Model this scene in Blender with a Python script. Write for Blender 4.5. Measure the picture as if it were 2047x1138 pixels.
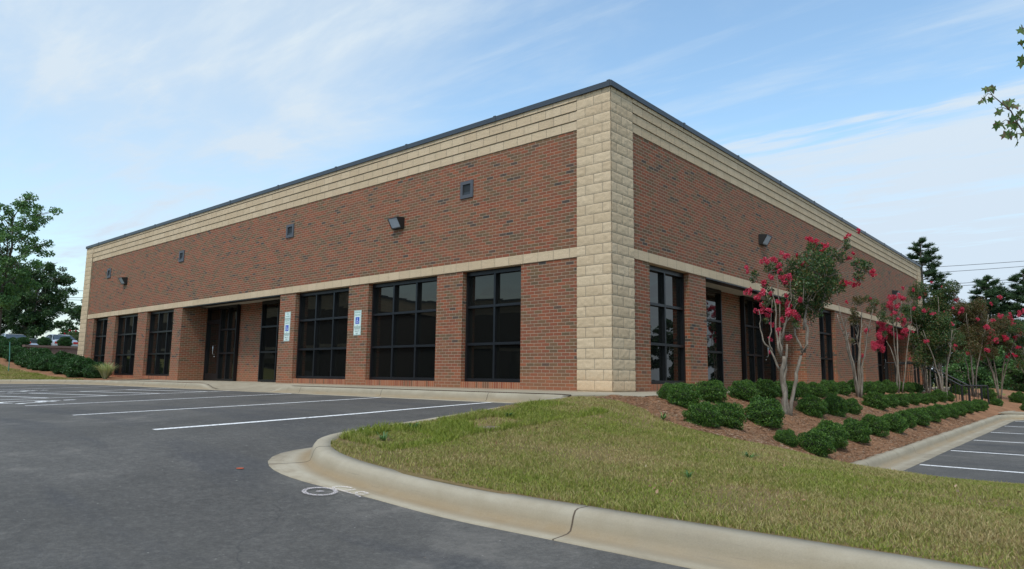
import bpy, math, random
import numpy as np
from mathutils import Vector, Matrix
SC = bpy.context.scene
for o in list(bpy.data.objects): bpy.data.objects.remove(o, do_unlink=True)
COL = SC.collection
rnd = random.Random(7); rng = np.random.default_rng(7)
PI = math.pi
# ------------------------------------------------------------------ camera
CAM = np.array([7.156, -11.135, .2525]); YAW, PIT, ROL = .7156, .1324, .0116
fw = np.array([-math.sin(YAW)*math.cos(PIT), math.cos(YAW)*math.cos(PIT), math.sin(PIT)])
r_ = np.array([math.cos(YAW), math.sin(YAW), 0]); u_ = np.cross(r_, fw)
r2 = r_*math.cos(ROL)+u_*math.sin(ROL); u2 = -r_*math.sin(ROL)+u_*math.cos(ROL)
cd = bpy.data.cameras.new('camera'); cd.sensor_width = 36; cd.lens = 1385.7/2047*36; cd.clip_start = .05; cd.clip_end = 3000
cam = bpy.data.objects.new('camera', cd); COL.objects.link(cam); SC.camera = cam
M = Matrix.Identity(4)
for i in range(3):
    M[i][0] = r2[i]; M[i][1] = u2[i]; M[i][2] = -fw[i]; M[i][3] = CAM[i]
cam.matrix_world = M
# ------------------------------------------------------------------ sun, sky, exposure
SUN_AZ = math.radians(160)   # compass-like angle of the sun, measured from +y clockwise (towards +x)
SUN_EL = math.radians(58)
sd = Vector((math.sin(SUN_AZ)*math.cos(SUN_EL), math.cos(SUN_AZ)*math.cos(SUN_EL), math.sin(SUN_EL)))
sl = bpy.data.lights.new('sun', 'SUN'); sl.energy = 1.9; sl.angle = math.radians(10); sl.color = (1, .96, .9)
so = bpy.data.objects.new('sun', sl); COL.objects.link(so)
so.rotation_euler = (-sd).to_track_quat('-Z', 'Y').to_euler(); so.location = (0, 0, 60)
SC.view_settings.view_transform = 'Standard'; SC.view_settings.look = 'None'; SC.view_settings.gamma = 1
SC.view_settings.exposure = 0.3
W = bpy.data.worlds.new('World'); SC.world = W; W.use_nodes = True

class NT:
    """tiny helper to write node trees"""
    def __init__(s, nt): s.nt = nt; s.n = nt.nodes; s.l = nt.links
    def new(s, t, **kw):
        n = s.n.new(t)
        for k, v in kw.items():
            if k.startswith('i_'):
                n.inputs[k[2:].replace('_', ' ')].default_value = v
            else: setattr(n, k, v)
        return n
    def put(s, sock, v):
        if isinstance(v, bpy.types.NodeSocket): s.l.new(v, sock)
        elif v is not None: sock.default_value = v
    def m(s, op, a, b=None, c=None, clamp=False):
        n = s.n.new('ShaderNodeMath'); n.operation = op; n.use_clamp = clamp
        s.put(n.inputs[0], a)
        if b is not None: s.put(n.inputs[1], b)
        if c is not None: s.put(n.inputs[2], c)
        return n.outputs[0]
    def vm(s, op, a, b=None, out=0):
        n = s.n.new('ShaderNodeVectorMath'); n.operation = op
        s.put(n.inputs[0], a)
        if b is not None: s.put(n.inputs[3 if op == 'SCALE' else 1], b)
        return n.outputs[out]
    def noise(s, vec, scale, detail=3, rough=.55, dist=0, out='Fac'):
        n = s.n.new('ShaderNodeTexNoise'); s.put(n.inputs['Vector'], vec)
        n.inputs['Scale'].default_value = scale; n.inputs['Detail'].default_value = detail
        n.inputs['Roughness'].default_value = rough; n.inputs['Distortion'].default_value = dist
        return n.outputs[out]
    def ramp(s, fac, stops, interp='LINEAR'):
        n = s.n.new('ShaderNodeValToRGB'); s.put(n.inputs[0], fac); e = n.color_ramp.elements
        n.color_ramp.interpolation = interp
        while len(e) > 1: e.remove(e[-1])
        e[0].position = stops[0][0]; e[0].color = (*stops[0][1], 1)
        for p, c in stops[1:]:
            q = e.new(p); q.color = (*c, 1)
        return n.outputs[0]
    def mr(s, v, a, b, c=0., d=1., smooth=False):
        n = s.n.new('ShaderNodeMapRange'); s.put(n.inputs[0], v)
        if smooth: n.interpolation_type = 'SMOOTHSTEP'
        for i, x in enumerate((a, b, c, d)): s.put(n.inputs[i+1], x)
        return n.outputs[0]
    def mix(s, f, a, b, mode='MIX'):
        n = s.n.new('ShaderNodeMix'); n.data_type = 'RGBA'; n.blend_type = mode
        s.put(n.inputs[0], f)
        for sk, v in ((n.inputs[6], a), (n.inputs[7], b)):
            if isinstance(v, tuple) and len(v) == 3: v = (*v, 1)
            s.put(sk, v)
        return n.outputs[2]
    def xyz(s, v):
        n = s.n.new('ShaderNodeSeparateXYZ'); s.put(n.inputs[0], v); return n.outputs
    def cxyz(s, x, y, z):
        n = s.n.new('ShaderNodeCombineXYZ')
        for i, v in enumerate((x, y, z)): s.put(n.inputs[i], v)
        return n.outputs[0]

w = NT(W.node_tree); W.node_tree.nodes.clear()
sky = w.new('ShaderNodeTexSky'); sky.sky_type = 'NISHITA'; sky.sun_disc = False
sky.sun_elevation = SUN_EL; sky.sun_rotation = SUN_AZ; sky.altitude = 200
sky.air_density = 1.2; sky.dust_density = 1.6; sky.ozone_density = 1.5
tc = w.new('ShaderNodeTexCoord'); D = tc.outputs['Generated']; dx, dy, dz = w.xyz(D)
dzc = w.m('MAXIMUM', dz, .06)
pl = w.cxyz(w.m('DIVIDE', dx, dzc), w.m('DIVIDE', dy, dzc), 0.)         # clouds lie on a flat layer high above
map1 = w.new('ShaderNodeMapping'); w.l.new(pl, map1.inputs[0]); map1.inputs['Rotation'].default_value = (0, 0, math.radians(-25)); map1.inputs['Scale'].default_value = (.55, 1.25, 1)
c1 = w.noise(map1.outputs[0], .85, 7, .62, .5)
map2 = w.new('ShaderNodeMapping'); w.l.new(pl, map2.inputs[0]); map2.inputs['Location'].default_value = (3.1, 1.7, 0); map2.inputs['Rotation'].default_value = (0, 0, math.radians(-38)); map2.inputs['Scale'].default_value = (.5, 2.2, 1)
c2 = w.noise(map2.outputs[0], 1.9, 6, .6, .3)
map3 = w.new('ShaderNodeMapping'); w.l.new(pl, map3.inputs[0]); map3.inputs['Location'].default_value = (7.7, 2.2, 0); map3.inputs['Rotation'].default_value = (0, 0, math.radians(-60)); map3.inputs['Scale'].default_value = (.7, 1.5, 1)
c3 = w.noise(map3.outputs[0], 1.3, 8, .68, .6)
def dirvec(px, py):
    d = fw+(px-1023.5)/1385.7*r2-(py-569)/1385.7*u2; return d/np.linalg.norm(d)
def lobe(px, py, inner, outer):        # a bank of thicker cloud in one part of the sky
    d = w.vm('DOT_PRODUCT', D, tuple(dirvec(px, py)), out=1)
    return w.mr(d, math.cos(math.radians(outer)), math.cos(math.radians(inner)), 0., 1., True)
bank_l = lobe(330, -60, 3, 24)
# long cloud bank low in the east: everything beneath a great circle
nb = np.cross(dirvec(1330, 330), dirvec(2047, 150)); nb = nb/np.linalg.norm(nb)
if nb[2] > 0: nb = -nb
bd = w.m('ADD', w.vm('DOT_PRODUCT', D, tuple(nb), out=1), w.mr(c2, .3, .7, -.035, .035))
bank_r = w.m('MULTIPLY', w.mr(bd, -.008, .022, 0., 1., True), lobe(2250, 330, 14, 46))
hor = w.mr(dz, .0, .30, .36, 0., True)
cm = w.m('ADD', w.mr(c1, .44, .76, 0., .58, True), w.mr(c2, .45, .75, 0., .34, True))
cm = w.m('ADD', cm, w.m('MULTIPLY', bank_l, w.mr(c1, .25, .65, .35, .80)))
cm = w.m('ADD', cm, w.m('MULTIPLY', bank_r, w.mr(c3, .3, .68, .42, .95)))
cm = w.m('ADD', cm, hor)
cm = w.m('MINIMUM', cm, .93)
cloudcol = w.mix(w.mr(dz, 0., .45, 0., 1.), (5.1, 5.95, 7.1), (6.0, 6.85, 7.5))
skyb = w.vm('MULTIPLY', sky.outputs[0], (1.86, 2.02, 1.93))
colr = w.mix(cm, skyb, cloudcol)
bg = w.new('ShaderNodeBackground'); w.l.new(colr, bg.inputs[0]); bg.inputs[1].default_value = .1
wo = w.new('ShaderNodeOutputWorld'); w.l.new(bg.outputs[0], wo.inputs[0])

# ------------------------------------------------------------------ materials
def mat(name):
    m = bpy.data.materials.new(name); m.use_nodes = True; m.node_tree.nodes.clear()
    t = NT(m.node_tree); b = t.new('ShaderNodeBsdfPrincipled'); o = t.new('ShaderNodeOutputMaterial')
    t.l.new(b.outputs[0], o.inputs[0]); t.b = b; t.o = o
    return m, t
def setb(t, col=None, rough=.7, metal=0., spec=None, normal=None, ior=None):
    if col is not None:
        if isinstance(col, tuple) and len(col) == 3: col = (*col, 1)
        t.put(t.b.inputs['Base Color'], col)
    t.put(t.b.inputs['Roughness'], rough); t.put(t.b.inputs['Metallic'], metal)
    if spec is not None: t.put(t.b.inputs['Specular IOR Level'], spec)
    if ior is not None: t.put(t.b.inputs['IOR'], ior)
    if normal is not None: t.l.new(normal, t.b.inputs['Normal'])
def bump(t, h, strength=.3, dist=.01):
    n = t.new('ShaderNodeBump'); n.inputs['Strength'].default_value = strength; n.inputs['Distance'].default_value = dist
    t.l.new(h, n.inputs['Height']); return n.outputs[0]
def simple(name, col, rough=.6, metal=0., spec=None, var=.12, vs=9., bs=0.):
    m, t = mat(name); p = t.new('ShaderNodeTexCoord').outputs['Object']
    n = t.noise(p, vs, 4)
    c = t.mix(n, tuple(x*(1-var) for x in col), tuple(min(1, x*(1+var)) for x in col))
    setb(t, c, rough, metal, spec, bump(t, t.noise(p, vs*6, 3), bs, .01) if bs else None)
    return m
def courses(t, uv, bw, bh, mortar, half=True):
    """per-unit cell of a running bond: returns (random value, second random, joint mask 0..1 (1 = joint), u, v)"""
    u, v, _ = t.xyz(uv)
    row = t.m('FLOOR', t.m('DIVIDE', v, bh))
    off = t.m('MULTIPLY', t.m('FLOORED_MODULO', row, 2.), .5 if half else 0.)
    uu = t.m('ADD', t.m('DIVIDE', u, bw), off)
    col = t.m('FLOOR', uu); fu = t.m('MULTIPLY', t.m('FRACT', uu), bw); fv = t.m('MULTIPLY', t.m('FRACT', t.m('DIVIDE', v, bh)), bh)
    du = t.m('MINIMUM', fu, t.m('SUBTRACT', bw, fu)); dv = t.m('MINIMUM', fv, t.m('SUBTRACT', bh, fv))
    d = t.m('MINIMUM', du, dv)
    joint = t.mr(d, mortar*.3, mortar*.6, 1., 0., True)
    wn = t.new('ShaderNodeTexWhiteNoise'); wn.noise_dimensions = '2D'; t.l.new(t.cxyz(col, row, 0.), wn.inputs['Vector'])
    r1 = wn.outputs['Value']; sep = t.n.new('ShaderNodeSeparateColor'); t.l.new(wn.outputs['Color'], sep.inputs[0])
    return r1, sep.outputs[1], joint, col, row, d
def m_brick():
    m, t = mat('brick'); uv = t.new('ShaderNodeUVMap').outputs[0]
    r1, rb, joint, col, row, d = courses(t, uv, .2032, .2032/3, .0105)
    clump = t.noise(t.cxyz(t.m('MULTIPLY', col, .28), t.m('MULTIPLY', row, .28), 0.), 1., 2)
    low = t.noise(uv, .55, 3)
    f = t.m('MULTIPLY', t.m('ADD', r1, t.mr(clump, .38, .68, -.10, .24)), .90)
    c = t.ramp(f, [(0., (.278, .084, .040)), (.20, (.238, .069, .036)), (.36, (.202, .074, .041)), (.50, (.228, .096, .048)),
                   (.61, (.165, .080, .042)), (.73, (.150, .092, .046)), (.84, (.112, .078, .044)), (.925, (.052, .048, .043))], 'CONSTANT')
    c = t.mix(t.mr(rb, 0., 1., 0., .35), c, (.16, .075, .045))
    n = t.noise(uv, 60., 4, .7)
    c = t.mix(t.mr(n, .3, .75, 0., .35), c, t.vm('MULTIPLY', c, (.55, .55, .55)))
    c = t.mix(t.mr(low, .35, .7, 0., .22), c, (.20, .095, .055))
    sv = t.new('ShaderNodeMapping'); t.l.new(uv, sv.inputs[0]); sv.inputs['Scale'].default_value = (1.6, .12, 1)
    c = t.mix(t.mr(t.noise(sv.outputs[0], 2.2, 5, .65), .54, .74, 0., .13), c, (.105, .068, .045))
    u, v, _ = t.xyz(uv)   # splashed red-clay dust along the foot of the wall
    foot = t.mr(t.m('ADD', v, t.mr(low, .3, .7, -.25, .25)), .0, .75, .42, 0., True)
    c = t.mix(foot, c, (.33, .13, .062))
    mort = t.mix(t.noise(uv, 25., 3), (.37, .30, .22), (.30, .24, .17))
    mort = t.mix(foot, mort, (.38, .24, .15))
    c = t.mix(joint, c, mort)
    h = t.m('ADD', t.mr(joint, 0., 1., 1., 0.), t.m('MULTIPLY', n, .35))
    setb(t, c, .88, normal=bump(t, h, .8, .006), spec=.25)
    return m
def block_col(t, uv, r1, joint):
    n = t.noise(uv, 55., 6, .75); n2 = t.noise(uv, 14., 4, .6); n3 = t.noise(uv, .8, 3)
    c = t.ramp(r1, [(0., (.52, .395, .262)), (.5, (.56, .432, .290)), (1., (.61, .478, .328))])
    c = t.mix(t.mr(n, .35, .7, 0., .55), c, (.40, .305, .19))
    ns = t.noise(uv, 34., 5, .85); c = t.mix(t.mr(ns, .30, .50, .5, 0.), c, (.33, .25, .165)); c = t.mix(t.mr(ns, .56, .74, 0., .55), c, (.72, .60, .44))
    c = t.mix(t.mr(n3, .4, .7, 0., .25), c, (.44, .33, .20))
    sv = t.new('ShaderNodeMapping'); t.l.new(uv, sv.inputs[0]); sv.inputs['Scale'].default_value = (2.2, .3, 1)
    c = t.mix(t.mr(t.noise(sv.outputs[0], 2.6, 5, .7), .52, .72, 0., .30), c, (.36, .28, .185))
    c = t.mix(joint, c, t.mix(n2, (.22, .185, .135), (.29, .245, .185)))
    return c, n, n2
def m_block(name='split_face_block', strength=1.):
    m, t = mat(name); uv = t.new('ShaderNodeUVMap').outputs[0]
    r1, rb, joint, col, row, d = courses(t, uv, .4064, .2032, .012)
    c, n, n2 = block_col(t, uv, r1, joint)
    u, v, _ = t.xyz(uv)
    c = t.mix(t.mr(t.m('ADD', v, t.mr(n2, .3, .7, -.1, .1)), 0., .45, .35, 0., True), c, (.60, .36, .19))
    h = t.m('ADD', t.m('MULTIPLY', n, .6), t.m('ADD', t.m('MULTIPLY', n2, .9), t.mr(joint, 0., 1., .5, 0.)))
    setb(t, c, .92, normal=bump(t, h, strength*.8, .010), spec=.2)
    return m
def m_band():
    m, t = mat('split_face_band'); uv = t.new('ShaderNodeUVMap').outputs[0]
    r1, rb, joint, col, row, d = courses(t, uv, .4064, .2032, .010, True)
    c, n, n2 = block_col(t, uv, r1, t.m('MULTIPLY', joint, .8))
    h = t.m('ADD', t.m('MULTIPLY', n, .6), t.m('ADD', t.m('MULTIPLY', n2, .9), t.mr(joint, 0., 1., 1., 0.)))
    setb(t, c, .92, normal=bump(t, h, 1., .012), spec=.2)
    return m
def m_rowlock():
    m, t = mat('rowlock_brick'); uv = t.new('ShaderNodeUVMap').outputs[0]
    r1, rb, joint, col, row, d = courses(t, uv, .0677, .19, .0105, False)
    c = t.ramp(r1, [(0., (.30, .105, .05)), (.3, (.24, .075, .04)), (.6, (.30, .12, .065)), (.85, (.17, .08, .045))], 'CONSTANT')
    c = t.mix(joint, c, (.38, .27, .18)); setb(t, c, .9, normal=bump(t, t.mr(joint, 0., 1., 1., 0.), .8, .006), spec=.2)
    return m
def m_asphalt():
    m, t = mat('asphalt'); p = t.new('ShaderNodeTexCoord').outputs['Object']
    n = t.noise(p, 95., 3, .8); n2 = t.noise(p, .35, 4, .6, .6); n3 = t.noise(p, 2.3, 4, .65); n4 = t.noise(p, 9., 5, .7)
    mp = t.new('ShaderNodeMapping'); t.l.new(p, mp.inputs[0]); mp.inputs['Scale'].default_value = (.25, 1.6, 1); mp.inputs['Rotation'].default_value = (0, 0, .35)
    st = t.noise(mp.outputs[0], .9, 4, .6, .4)
    c = t.ramp(t.m('ADD', t.m('MULTIPLY', n2, .75), t.m('MULTIPLY', n3, .35)), [(.3, (.070, .065, .057)), (.5, (.104, .097, .085)), (.62, (.125, .117, .103)), (.8, (.150, .140, .122))])
    c = t.mix(t.mr(st, .50, .66, 0., .5, True), c, (.060, .060, .063))
    ng = t.noise(p, 38., 4, .85); c = t.mix(t.mr(ng, .38, .62, 0., .62), c, t.vm('MULTIPLY', c, (.50, .50, .50))); c = t.mix(t.mr(ng, .60, .72, 0., .25), c, (.2, .195, .185))
    c = t.mix(t.mr(n, .30, .75, 0., .55), c, t.vm('MULTIPLY', c, (.42, .42, .43)))
    c = t.mix(t.mr(n, .66, .78, 0., .5), c, (.27, .26, .24))
    gm = t.noise(p, 15., 6, .85); c = t.mix(t.mr(gm, .36, .52, .42, 0.), c, t.vm('MULTIPLY', c, (.48, .48, .48))); c = t.mix(t.mr(gm, .53, .68, 0., .26), c, (.21, .197, .175))
    px_, py_, pz_ = t.xyz(p); rd = t.m('SQRT', t.m('ADD', t.m('POWER', t.m('ADD', px_, 6.), 2.), t.m('POWER', t.m('ADD', py_, 21.), 2.)))
    for R_, wd_ in ((11.2, .22), (12.9, .25), (9.4, .3)):      # worn wheel paths where cars swing into the stalls
        tr_ = t.m('MULTIPLY', t.mr(t.m('ABSOLUTE', t.m('SUBTRACT', t.m('ADD', rd, t.m('MULTIPLY', n2, .8)), R_)), wd_*.2, wd_, .34, 0., True), t.mr(n3, .35, .65, .2, 1.)); c = t.mix(tr_, c, (.185, .172, .15))
    vo = t.new('ShaderNodeTexVoronoi'); t.l.new(p, vo.inputs['Vector']); vo.inputs['Scale'].default_value = 22.; vs_ = t.n.new('ShaderNodeSeparateColor'); t.l.new(vo.outputs['Color'], vs_.inputs[0])
    chip = t.m('MULTIPLY', t.mr(vo.outputs['Distance'], .10, .16, 1., 0.), t.mr(vs_.outputs[0], .955, .97, 0., .6)); c = t.mix(chip, c, (.34, .32, .29))
    wv = t.vm('ADD', p, t.vm('SCALE', t.noise(p, .8, 4, .6, out='Color'), .9)); vc = t.new('ShaderNodeTexVoronoi'); vc.feature = 'DISTANCE_TO_EDGE'; t.l.new(wv, vc.inputs['Vector']); vc.inputs['Scale'].default_value = .16
    ck = t.m('MULTIPLY', t.mr(vc.outputs['Distance'], .0006, .0020, .4, 0.), t.mr(n3, .42, .55, 0., 1.)); c = t.mix(ck, c, (.03, .03, .03))
    sp = t.m('MULTIPLY', t.mr(n4, .69, .76, 0., .65, True), t.mr(n2, .47, .58, 0., 1., True))     # red-clay crumbs
    c = t.mix(sp, c, (.36, .24, .14))
    du = t.m('MULTIPLY', t.mr(n3, .5, .75, 0., .4, True), t.mr(n2, .45, .6, 0., 1., True)); c = t.mix(du, c, (.20, .18, .155))
    h = t.m('ADD', n, t.m('MULTIPLY', n4, .5))
    setb(t, c, .80, normal=bump(t, h, .55, .006), spec=.35)
    return m
def m_concrete(name, kerb=False):
    m, t = mat(name); tc_ = t.new('ShaderNodeTexCoord'); p = tc_.outputs['Object']; uv = t.new('ShaderNodeUVMap').outputs[0]
    n = t.noise(p, 110., 3, .8); n2 = t.noise(p, 1.1, 5, .65, .4); n3 = t.noise(p, 7., 5, .6)
    c = t.ramp(n2, [(.3, (.262, .225, .163)), (.5, (.318, .278, .205)), (.72, (.372, .333, .255))])
    c = t.mix(t.mr(n3, .42, .72, 0., .35), c, (.245, .205, .135))
    u, v, _ = t.xyz(uv)
    if kerb:
        # brown wash stain in the throat of the gutter, dark stop of soil at the asphalt edge
        th = t.m('MULTIPLY', t.mr(v, .16, .27, 0., 1., True), t.mr(v, .30, .44, 1., 0., True))
        c = t.mix(t.m('MULTIPLY', th, t.mr(n2, .3, .6, .15, .75)), c, (.235, .165, .085))
        j = t.m('ABSOLUTE', t.m('SUBTRACT', t.m('FRACT', t.m('ADD', t.m('DIVIDE', t.m('SUBTRACT', u, .95), 3.05), t.m('MULTIPLY', t.noise(p, 4., 2), .0015))), .5))
        c = t.mix(t.mr(j, .0010, .0030, 1., 0.), c, (.07, .05, .035))
        sp = t.m('MULTIPLY', t.mr(n3, .70, .78, 0., .8), t.mr(v, .1, .5, .3, 1.)); c = t.mix(sp, c, (.12, .09, .07))
        sc_ = t.new('ShaderNodeMapping'); t.l.new(uv, sc_.inputs[0]); sc_.inputs['Scale'].default_value = (.9, 22., 1)
        c = t.mix(t.m('MULTIPLY', t.mr(t.noise(sc_.outputs[0], 2.4, 4, .7), .60, .72, 0., .45), t.mr(v, .13, .2, 0., 1.)), c, (.15, .125, .10))
        c = t.mix(t.m('MULTIPLY', t.mr(n3, .45, .6, .3, 1.), t.mr(v, .44, .50, 0., .30, True)), c, (.17, .12, .075))
    else:
        pu = t.xyz(p)
        ju = t.m('ABSOLUTE', t.m('SUBTRACT', t.m('FRACT', t.m('DIVIDE', pu[0], 1.5)), .5))
        c = t.mix(t.mr(ju, .003, .008, .75, 0.), c, (.12, .10, .08))
    c = t.mix(t.mr(n, .35, .75, 0., .30), c, t.vm('MULTIPLY', c, (.6, .58, .55)))
    setb(t, c, .86, normal=bump(t, t.m('ADD', n, t.m('MULTIPLY', n3, 1.4)), .35, .005), spec=.25)
    return m
def m_paint(name='road_paint', col=(.72, .72, .70), wear=.52):
    m, t = mat(name); p = t.new('ShaderNodeTexCoord').outputs['Object']
    n = t.noise(p, 26., 6, .75); k = t.mr(n, wear, wear+.1, 0., .75)
    if name == 'spray_paint':
        setb(t, col, .8, spec=.2); tr = t.new('ShaderNodeBsdfTransparent'); mx = t.new('ShaderNodeMixShader'); t.put(mx.inputs[0], t.mr(t.noise(p, 90., 4, .8), .38, .62, .35, .95))
        t.l.new(t.b.outputs[0], mx.inputs[1]); t.l.new(tr.outputs[0], mx.inputs[2]); t.l.new(mx.outputs[0], t.o.inputs[0]); return m
    c = t.mix(k, col, (.14, .14, .14)); setb(t, c, .7, spec=.3); return m
def m_glass():
    m, t = mat('tinted_glass'); p = t.new('ShaderNodeTexCoord').outputs['Object']
    n = t.noise(p, .9, 2)
    setb(t, (.006, .0065, .006), .015, ior=1.56, normal=bump(t, n, .06, .03)); t.b.inputs['Specular Tint'].default_value = (1, .95, .86, 1); return m
def leafmat(name, stops, trans=.35, rough=.5, spec=.4):
    m, t = mat(name); g = t.new('ShaderNodeNewGeometry'); r = g.outputs['Random Per Island']
    c = t.ramp(r, stops); setb(t, c, rough, spec=spec)
    tr = t.new('ShaderNodeBsdfTranslucent'); t.l.new(t.vm('MULTIPLY', c, (1.1, 1.25, .7)), tr.inputs[0])
    mx = t.new('ShaderNodeMixShader'); mx.inputs[0].default_value = trans
    t.l.new(t.b.outputs[0], mx.inputs[1]); t.l.new(tr.outputs[0], mx.inputs[2]); t.l.new(mx.outputs[0], t.o.inputs[0])
    return m
def m_bark(name, a, b, sc=14.):
    m, t = mat(name); p = t.new('ShaderNodeTexCoord').outputs['Object']
    mp = t.new('ShaderNodeMapping'); t.l.new(p, mp.inputs[0]); mp.inputs['Scale'].default_value = (1, 1, .22)
    n = t.noise(mp.outputs[0], sc, 5, .7, .8); c = t.ramp(n, [(.3, a), (.55, tuple((x+y)/2 for x, y in zip(a, b))), (.7, b)])
    setb(t, c, .9, normal=bump(t, n, .6, .01), spec=.2); return m
def m_soil(name, stops, sc=14.):
    m, t = mat(name); p = t.new('ShaderNodeTexCoord').outputs['Object']
    n = t.noise(p, sc, 6, .75); n2 = t.noise(p, .9, 4, .6); n3 = t.noise(p, 90., 4, .8)
    c = t.ramp(t.m('ADD', t.m('MULTIPLY', n2, .55), t.m('MULTIPLY', n, .5)), stops)
    c = t.mix(t.mr(n3, .35, .7, 0., .6), c, t.vm('MULTIPLY', c, (.45, .42, .40)))
    setb(t, c, .95, normal=bump(t, t.m('ADD', n3, n), .7, .02), spec=.15); return m
MT = dict(brick=m_brick(), block=m_block(), band=m_band(), rowlock=m_rowlock(), asphalt=m_asphalt(), kerb=m_concrete('kerb_concrete', True), walk=m_concrete('walk_concrete'),
    paint=m_paint(), chalk=m_paint('spray_paint', (.78, .70, .68), .55), orange=m_paint('orange_paint', (.50, .09, .03), .62), glass=m_glass(),
    frame=simple('bronze_aluminium', (.008, .009, .011), .38, .2, .5, .1), cap=simple('slate_coping', (.050, .058, .068), .45, .35, .5, .12, 2.),
    soffit=simple('soffit_board', (.42, .39, .33), .8, var=.08, vs=2.), vent=simple('grey_painted_steel', (.075, .075, .084), .5, .2, var=.1), ventshade=simple('throat_shade', (.008, .009, .010), .6),
    housing=simple('bronze_housing', (.014, .015, .015), .45), lens=simple('prismatic_lens', (.42, .46, .52), .22, 0, .6, .2, 40., .5),
    steel=simple('brushed_steel', (.55, .55, .55), .3, .9), signw=simple('white_sign_sheet', (.60, .70, .66), .45, var=.06, vs=20.), signg=simple('green_sign_ink', (.06, .22, .18), .5),
    signb=simple('blue_sign_ink', (.015, .07, .42), .45), signk=simple('black_sign_ink', (.03, .06, .055), .5), white=simple('white_enamel', (.8, .8, .8), .5),
    rail=simple('black_railing_paint', (.010, .011, .012), .4, .2), stone=m_soil('retaining_block', [(.3, (.14, .10, .085)), (.6, (.22, .165, .14)), (.8, (.28, .22, .19))], 20.),
    lawn=m_soil('lawn_soil', [(.3, (.14, .10, .05)), (.5, (.20, .155, .065)), (.75, (.30, .19, .10))]),
    farlawn=m_soil('far_grass', [(.3, (.11, .12, .03)), (.5, (.17, .175, .045)), (.75, (.22, .19, .07))], 30.),
    mulch=m_soil('pine_mulch', [(.3, (.15, .080, .045)), (.5, (.27, .140, .074)), (.65, (.37, .20, .110)), (.82, (.44, .22, .108))], 22.),
    clay=m_soil('red_clay', [(.3, (.30, .12, .05)), (.7, (.42, .19, .09))]),
    straw=leafmat('straw_bits', [(0, (.10, .05, .03)), (.4, (.22, .12, .065)), (.75, (.30, .19, .11)), (.96, (.42, .34, .25))], .0, .9, .1),
    shrub=leafmat('shrub_leaves', [(0, (.014, .046, .007)), (.4, (.034, .092, .012)), (.75, (.074, .158, .020)), (1, (.15, .26, .036))], .25),
    shrub2=leafmat('dark_shrub_leaves', [(0, (.014, .048, .012)), (.5, (.024, .078, .018)), (1, (.055, .13, .030))], .25),
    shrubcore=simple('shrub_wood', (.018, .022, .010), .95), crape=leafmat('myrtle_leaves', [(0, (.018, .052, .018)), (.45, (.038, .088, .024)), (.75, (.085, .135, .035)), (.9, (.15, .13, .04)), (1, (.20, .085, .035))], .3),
    crape2=leafmat('bronze_myrtle_leaves', [(0, (.045, .060, .018)), (.5, (.085, .085, .026)), (1, (.17, .085, .04))], .3),
    pink=leafmat('pink_petals', [(0, (.38, .020, .052)), (.5, (.58, .048, .110)), (1, (.74, .15, .24))], .35, .7, .2), red=leafmat('crimson_petals', [(0, (.42, .014, .045)), (.6, (.62, .030, .095)), (1, (.74, .10, .18))], .35, .7, .2),
    rose=leafmat('pale_rose_petals', [(0, (.50, .14, .22)), (.6, (.62, .28, .36)), (1, (.7, .45, .5))], .35, .7, .2),
    bark=m_bark('myrtle_bark', (.11, .085, .062), (.30, .265, .22)), bark2=m_bark('grey_bark', (.07, .055, .042), (.18, .15, .12)),
    needles=leafmat('pine_needles', [(0, (.016, .040, .018)), (.5, (.034, .070, .028)), (1, (.070, .12, .042))], .12, .6, .3), oak=leafmat('oak_leaves', [(0, (.016, .044, .014)), (.5, (.032, .074, .022)), (1, (.065, .12, .034))], .25),
    maple=leafmat('maple_leaves', [(0, (.045, .105, .036)), (.5, (.085, .175, .055)), (1, (.16, .27, .085))], .35), redmaple=leafmat('red_maple_leaves', [(0, (.13, .04, .035)), (.22, (.09, .11, .035)), (.6, (.065, .15, .035)), (1, (.16, .19, .05))], .4),
    pale=leafmat('pampas_blades', [(0, (.24, .28, .11)), (.5, (.42, .44, .23)), (1, (.55, .56, .36))], .3), car=simple('silver_car_paint', (.50, .53, .57), .28, .55, .5, .03), carglass=simple('car_glass', (.03, .04, .045), .06, 0, .6),
    taillight=simple('tail_lamp', (.42, .02, .015), .25, 0, .6), tyre=simple('tyre_rubber', (.02, .02, .02), .85), chrome=simple('bright_trim', (.7, .7, .7), .2, .9),
    wood=m_bark('weathered_wood', (.13, .095, .065), (.26, .20, .145), 20.), teal=simple('teal_stake', (.05, .17, .14), .6), lid=simple('rusty_lid', (.16, .11, .085), .8, .1, var=.35, vs=18.),
    roofshingle=simple('brown_shingles', (.10, .055, .045), .9), wire=simple('black_wire', (.05, .05, .055), .6))
def m_grass():
    m, t = mat('grass_blades'); a = t.new('ShaderNodeAttribute'); a.attribute_name = 'blade'; c = a.outputs['Color']
    setb(t, c, .6, spec=.25); tr = t.new('ShaderNodeBsdfTranslucent'); t.l.new(t.vm('MULTIPLY', c, (1.1, 1.1, .8)), tr.inputs[0])
    mx = t.new('ShaderNodeMixShader'); mx.inputs[0].default_value = .3
    t.l.new(t.b.outputs[0], mx.inputs[1]); t.l.new(tr.outputs[0], mx.inputs[2]); t.l.new(mx.outputs[0], t.o.inputs[0]); return m
MT['grass'] = m_grass()

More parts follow.
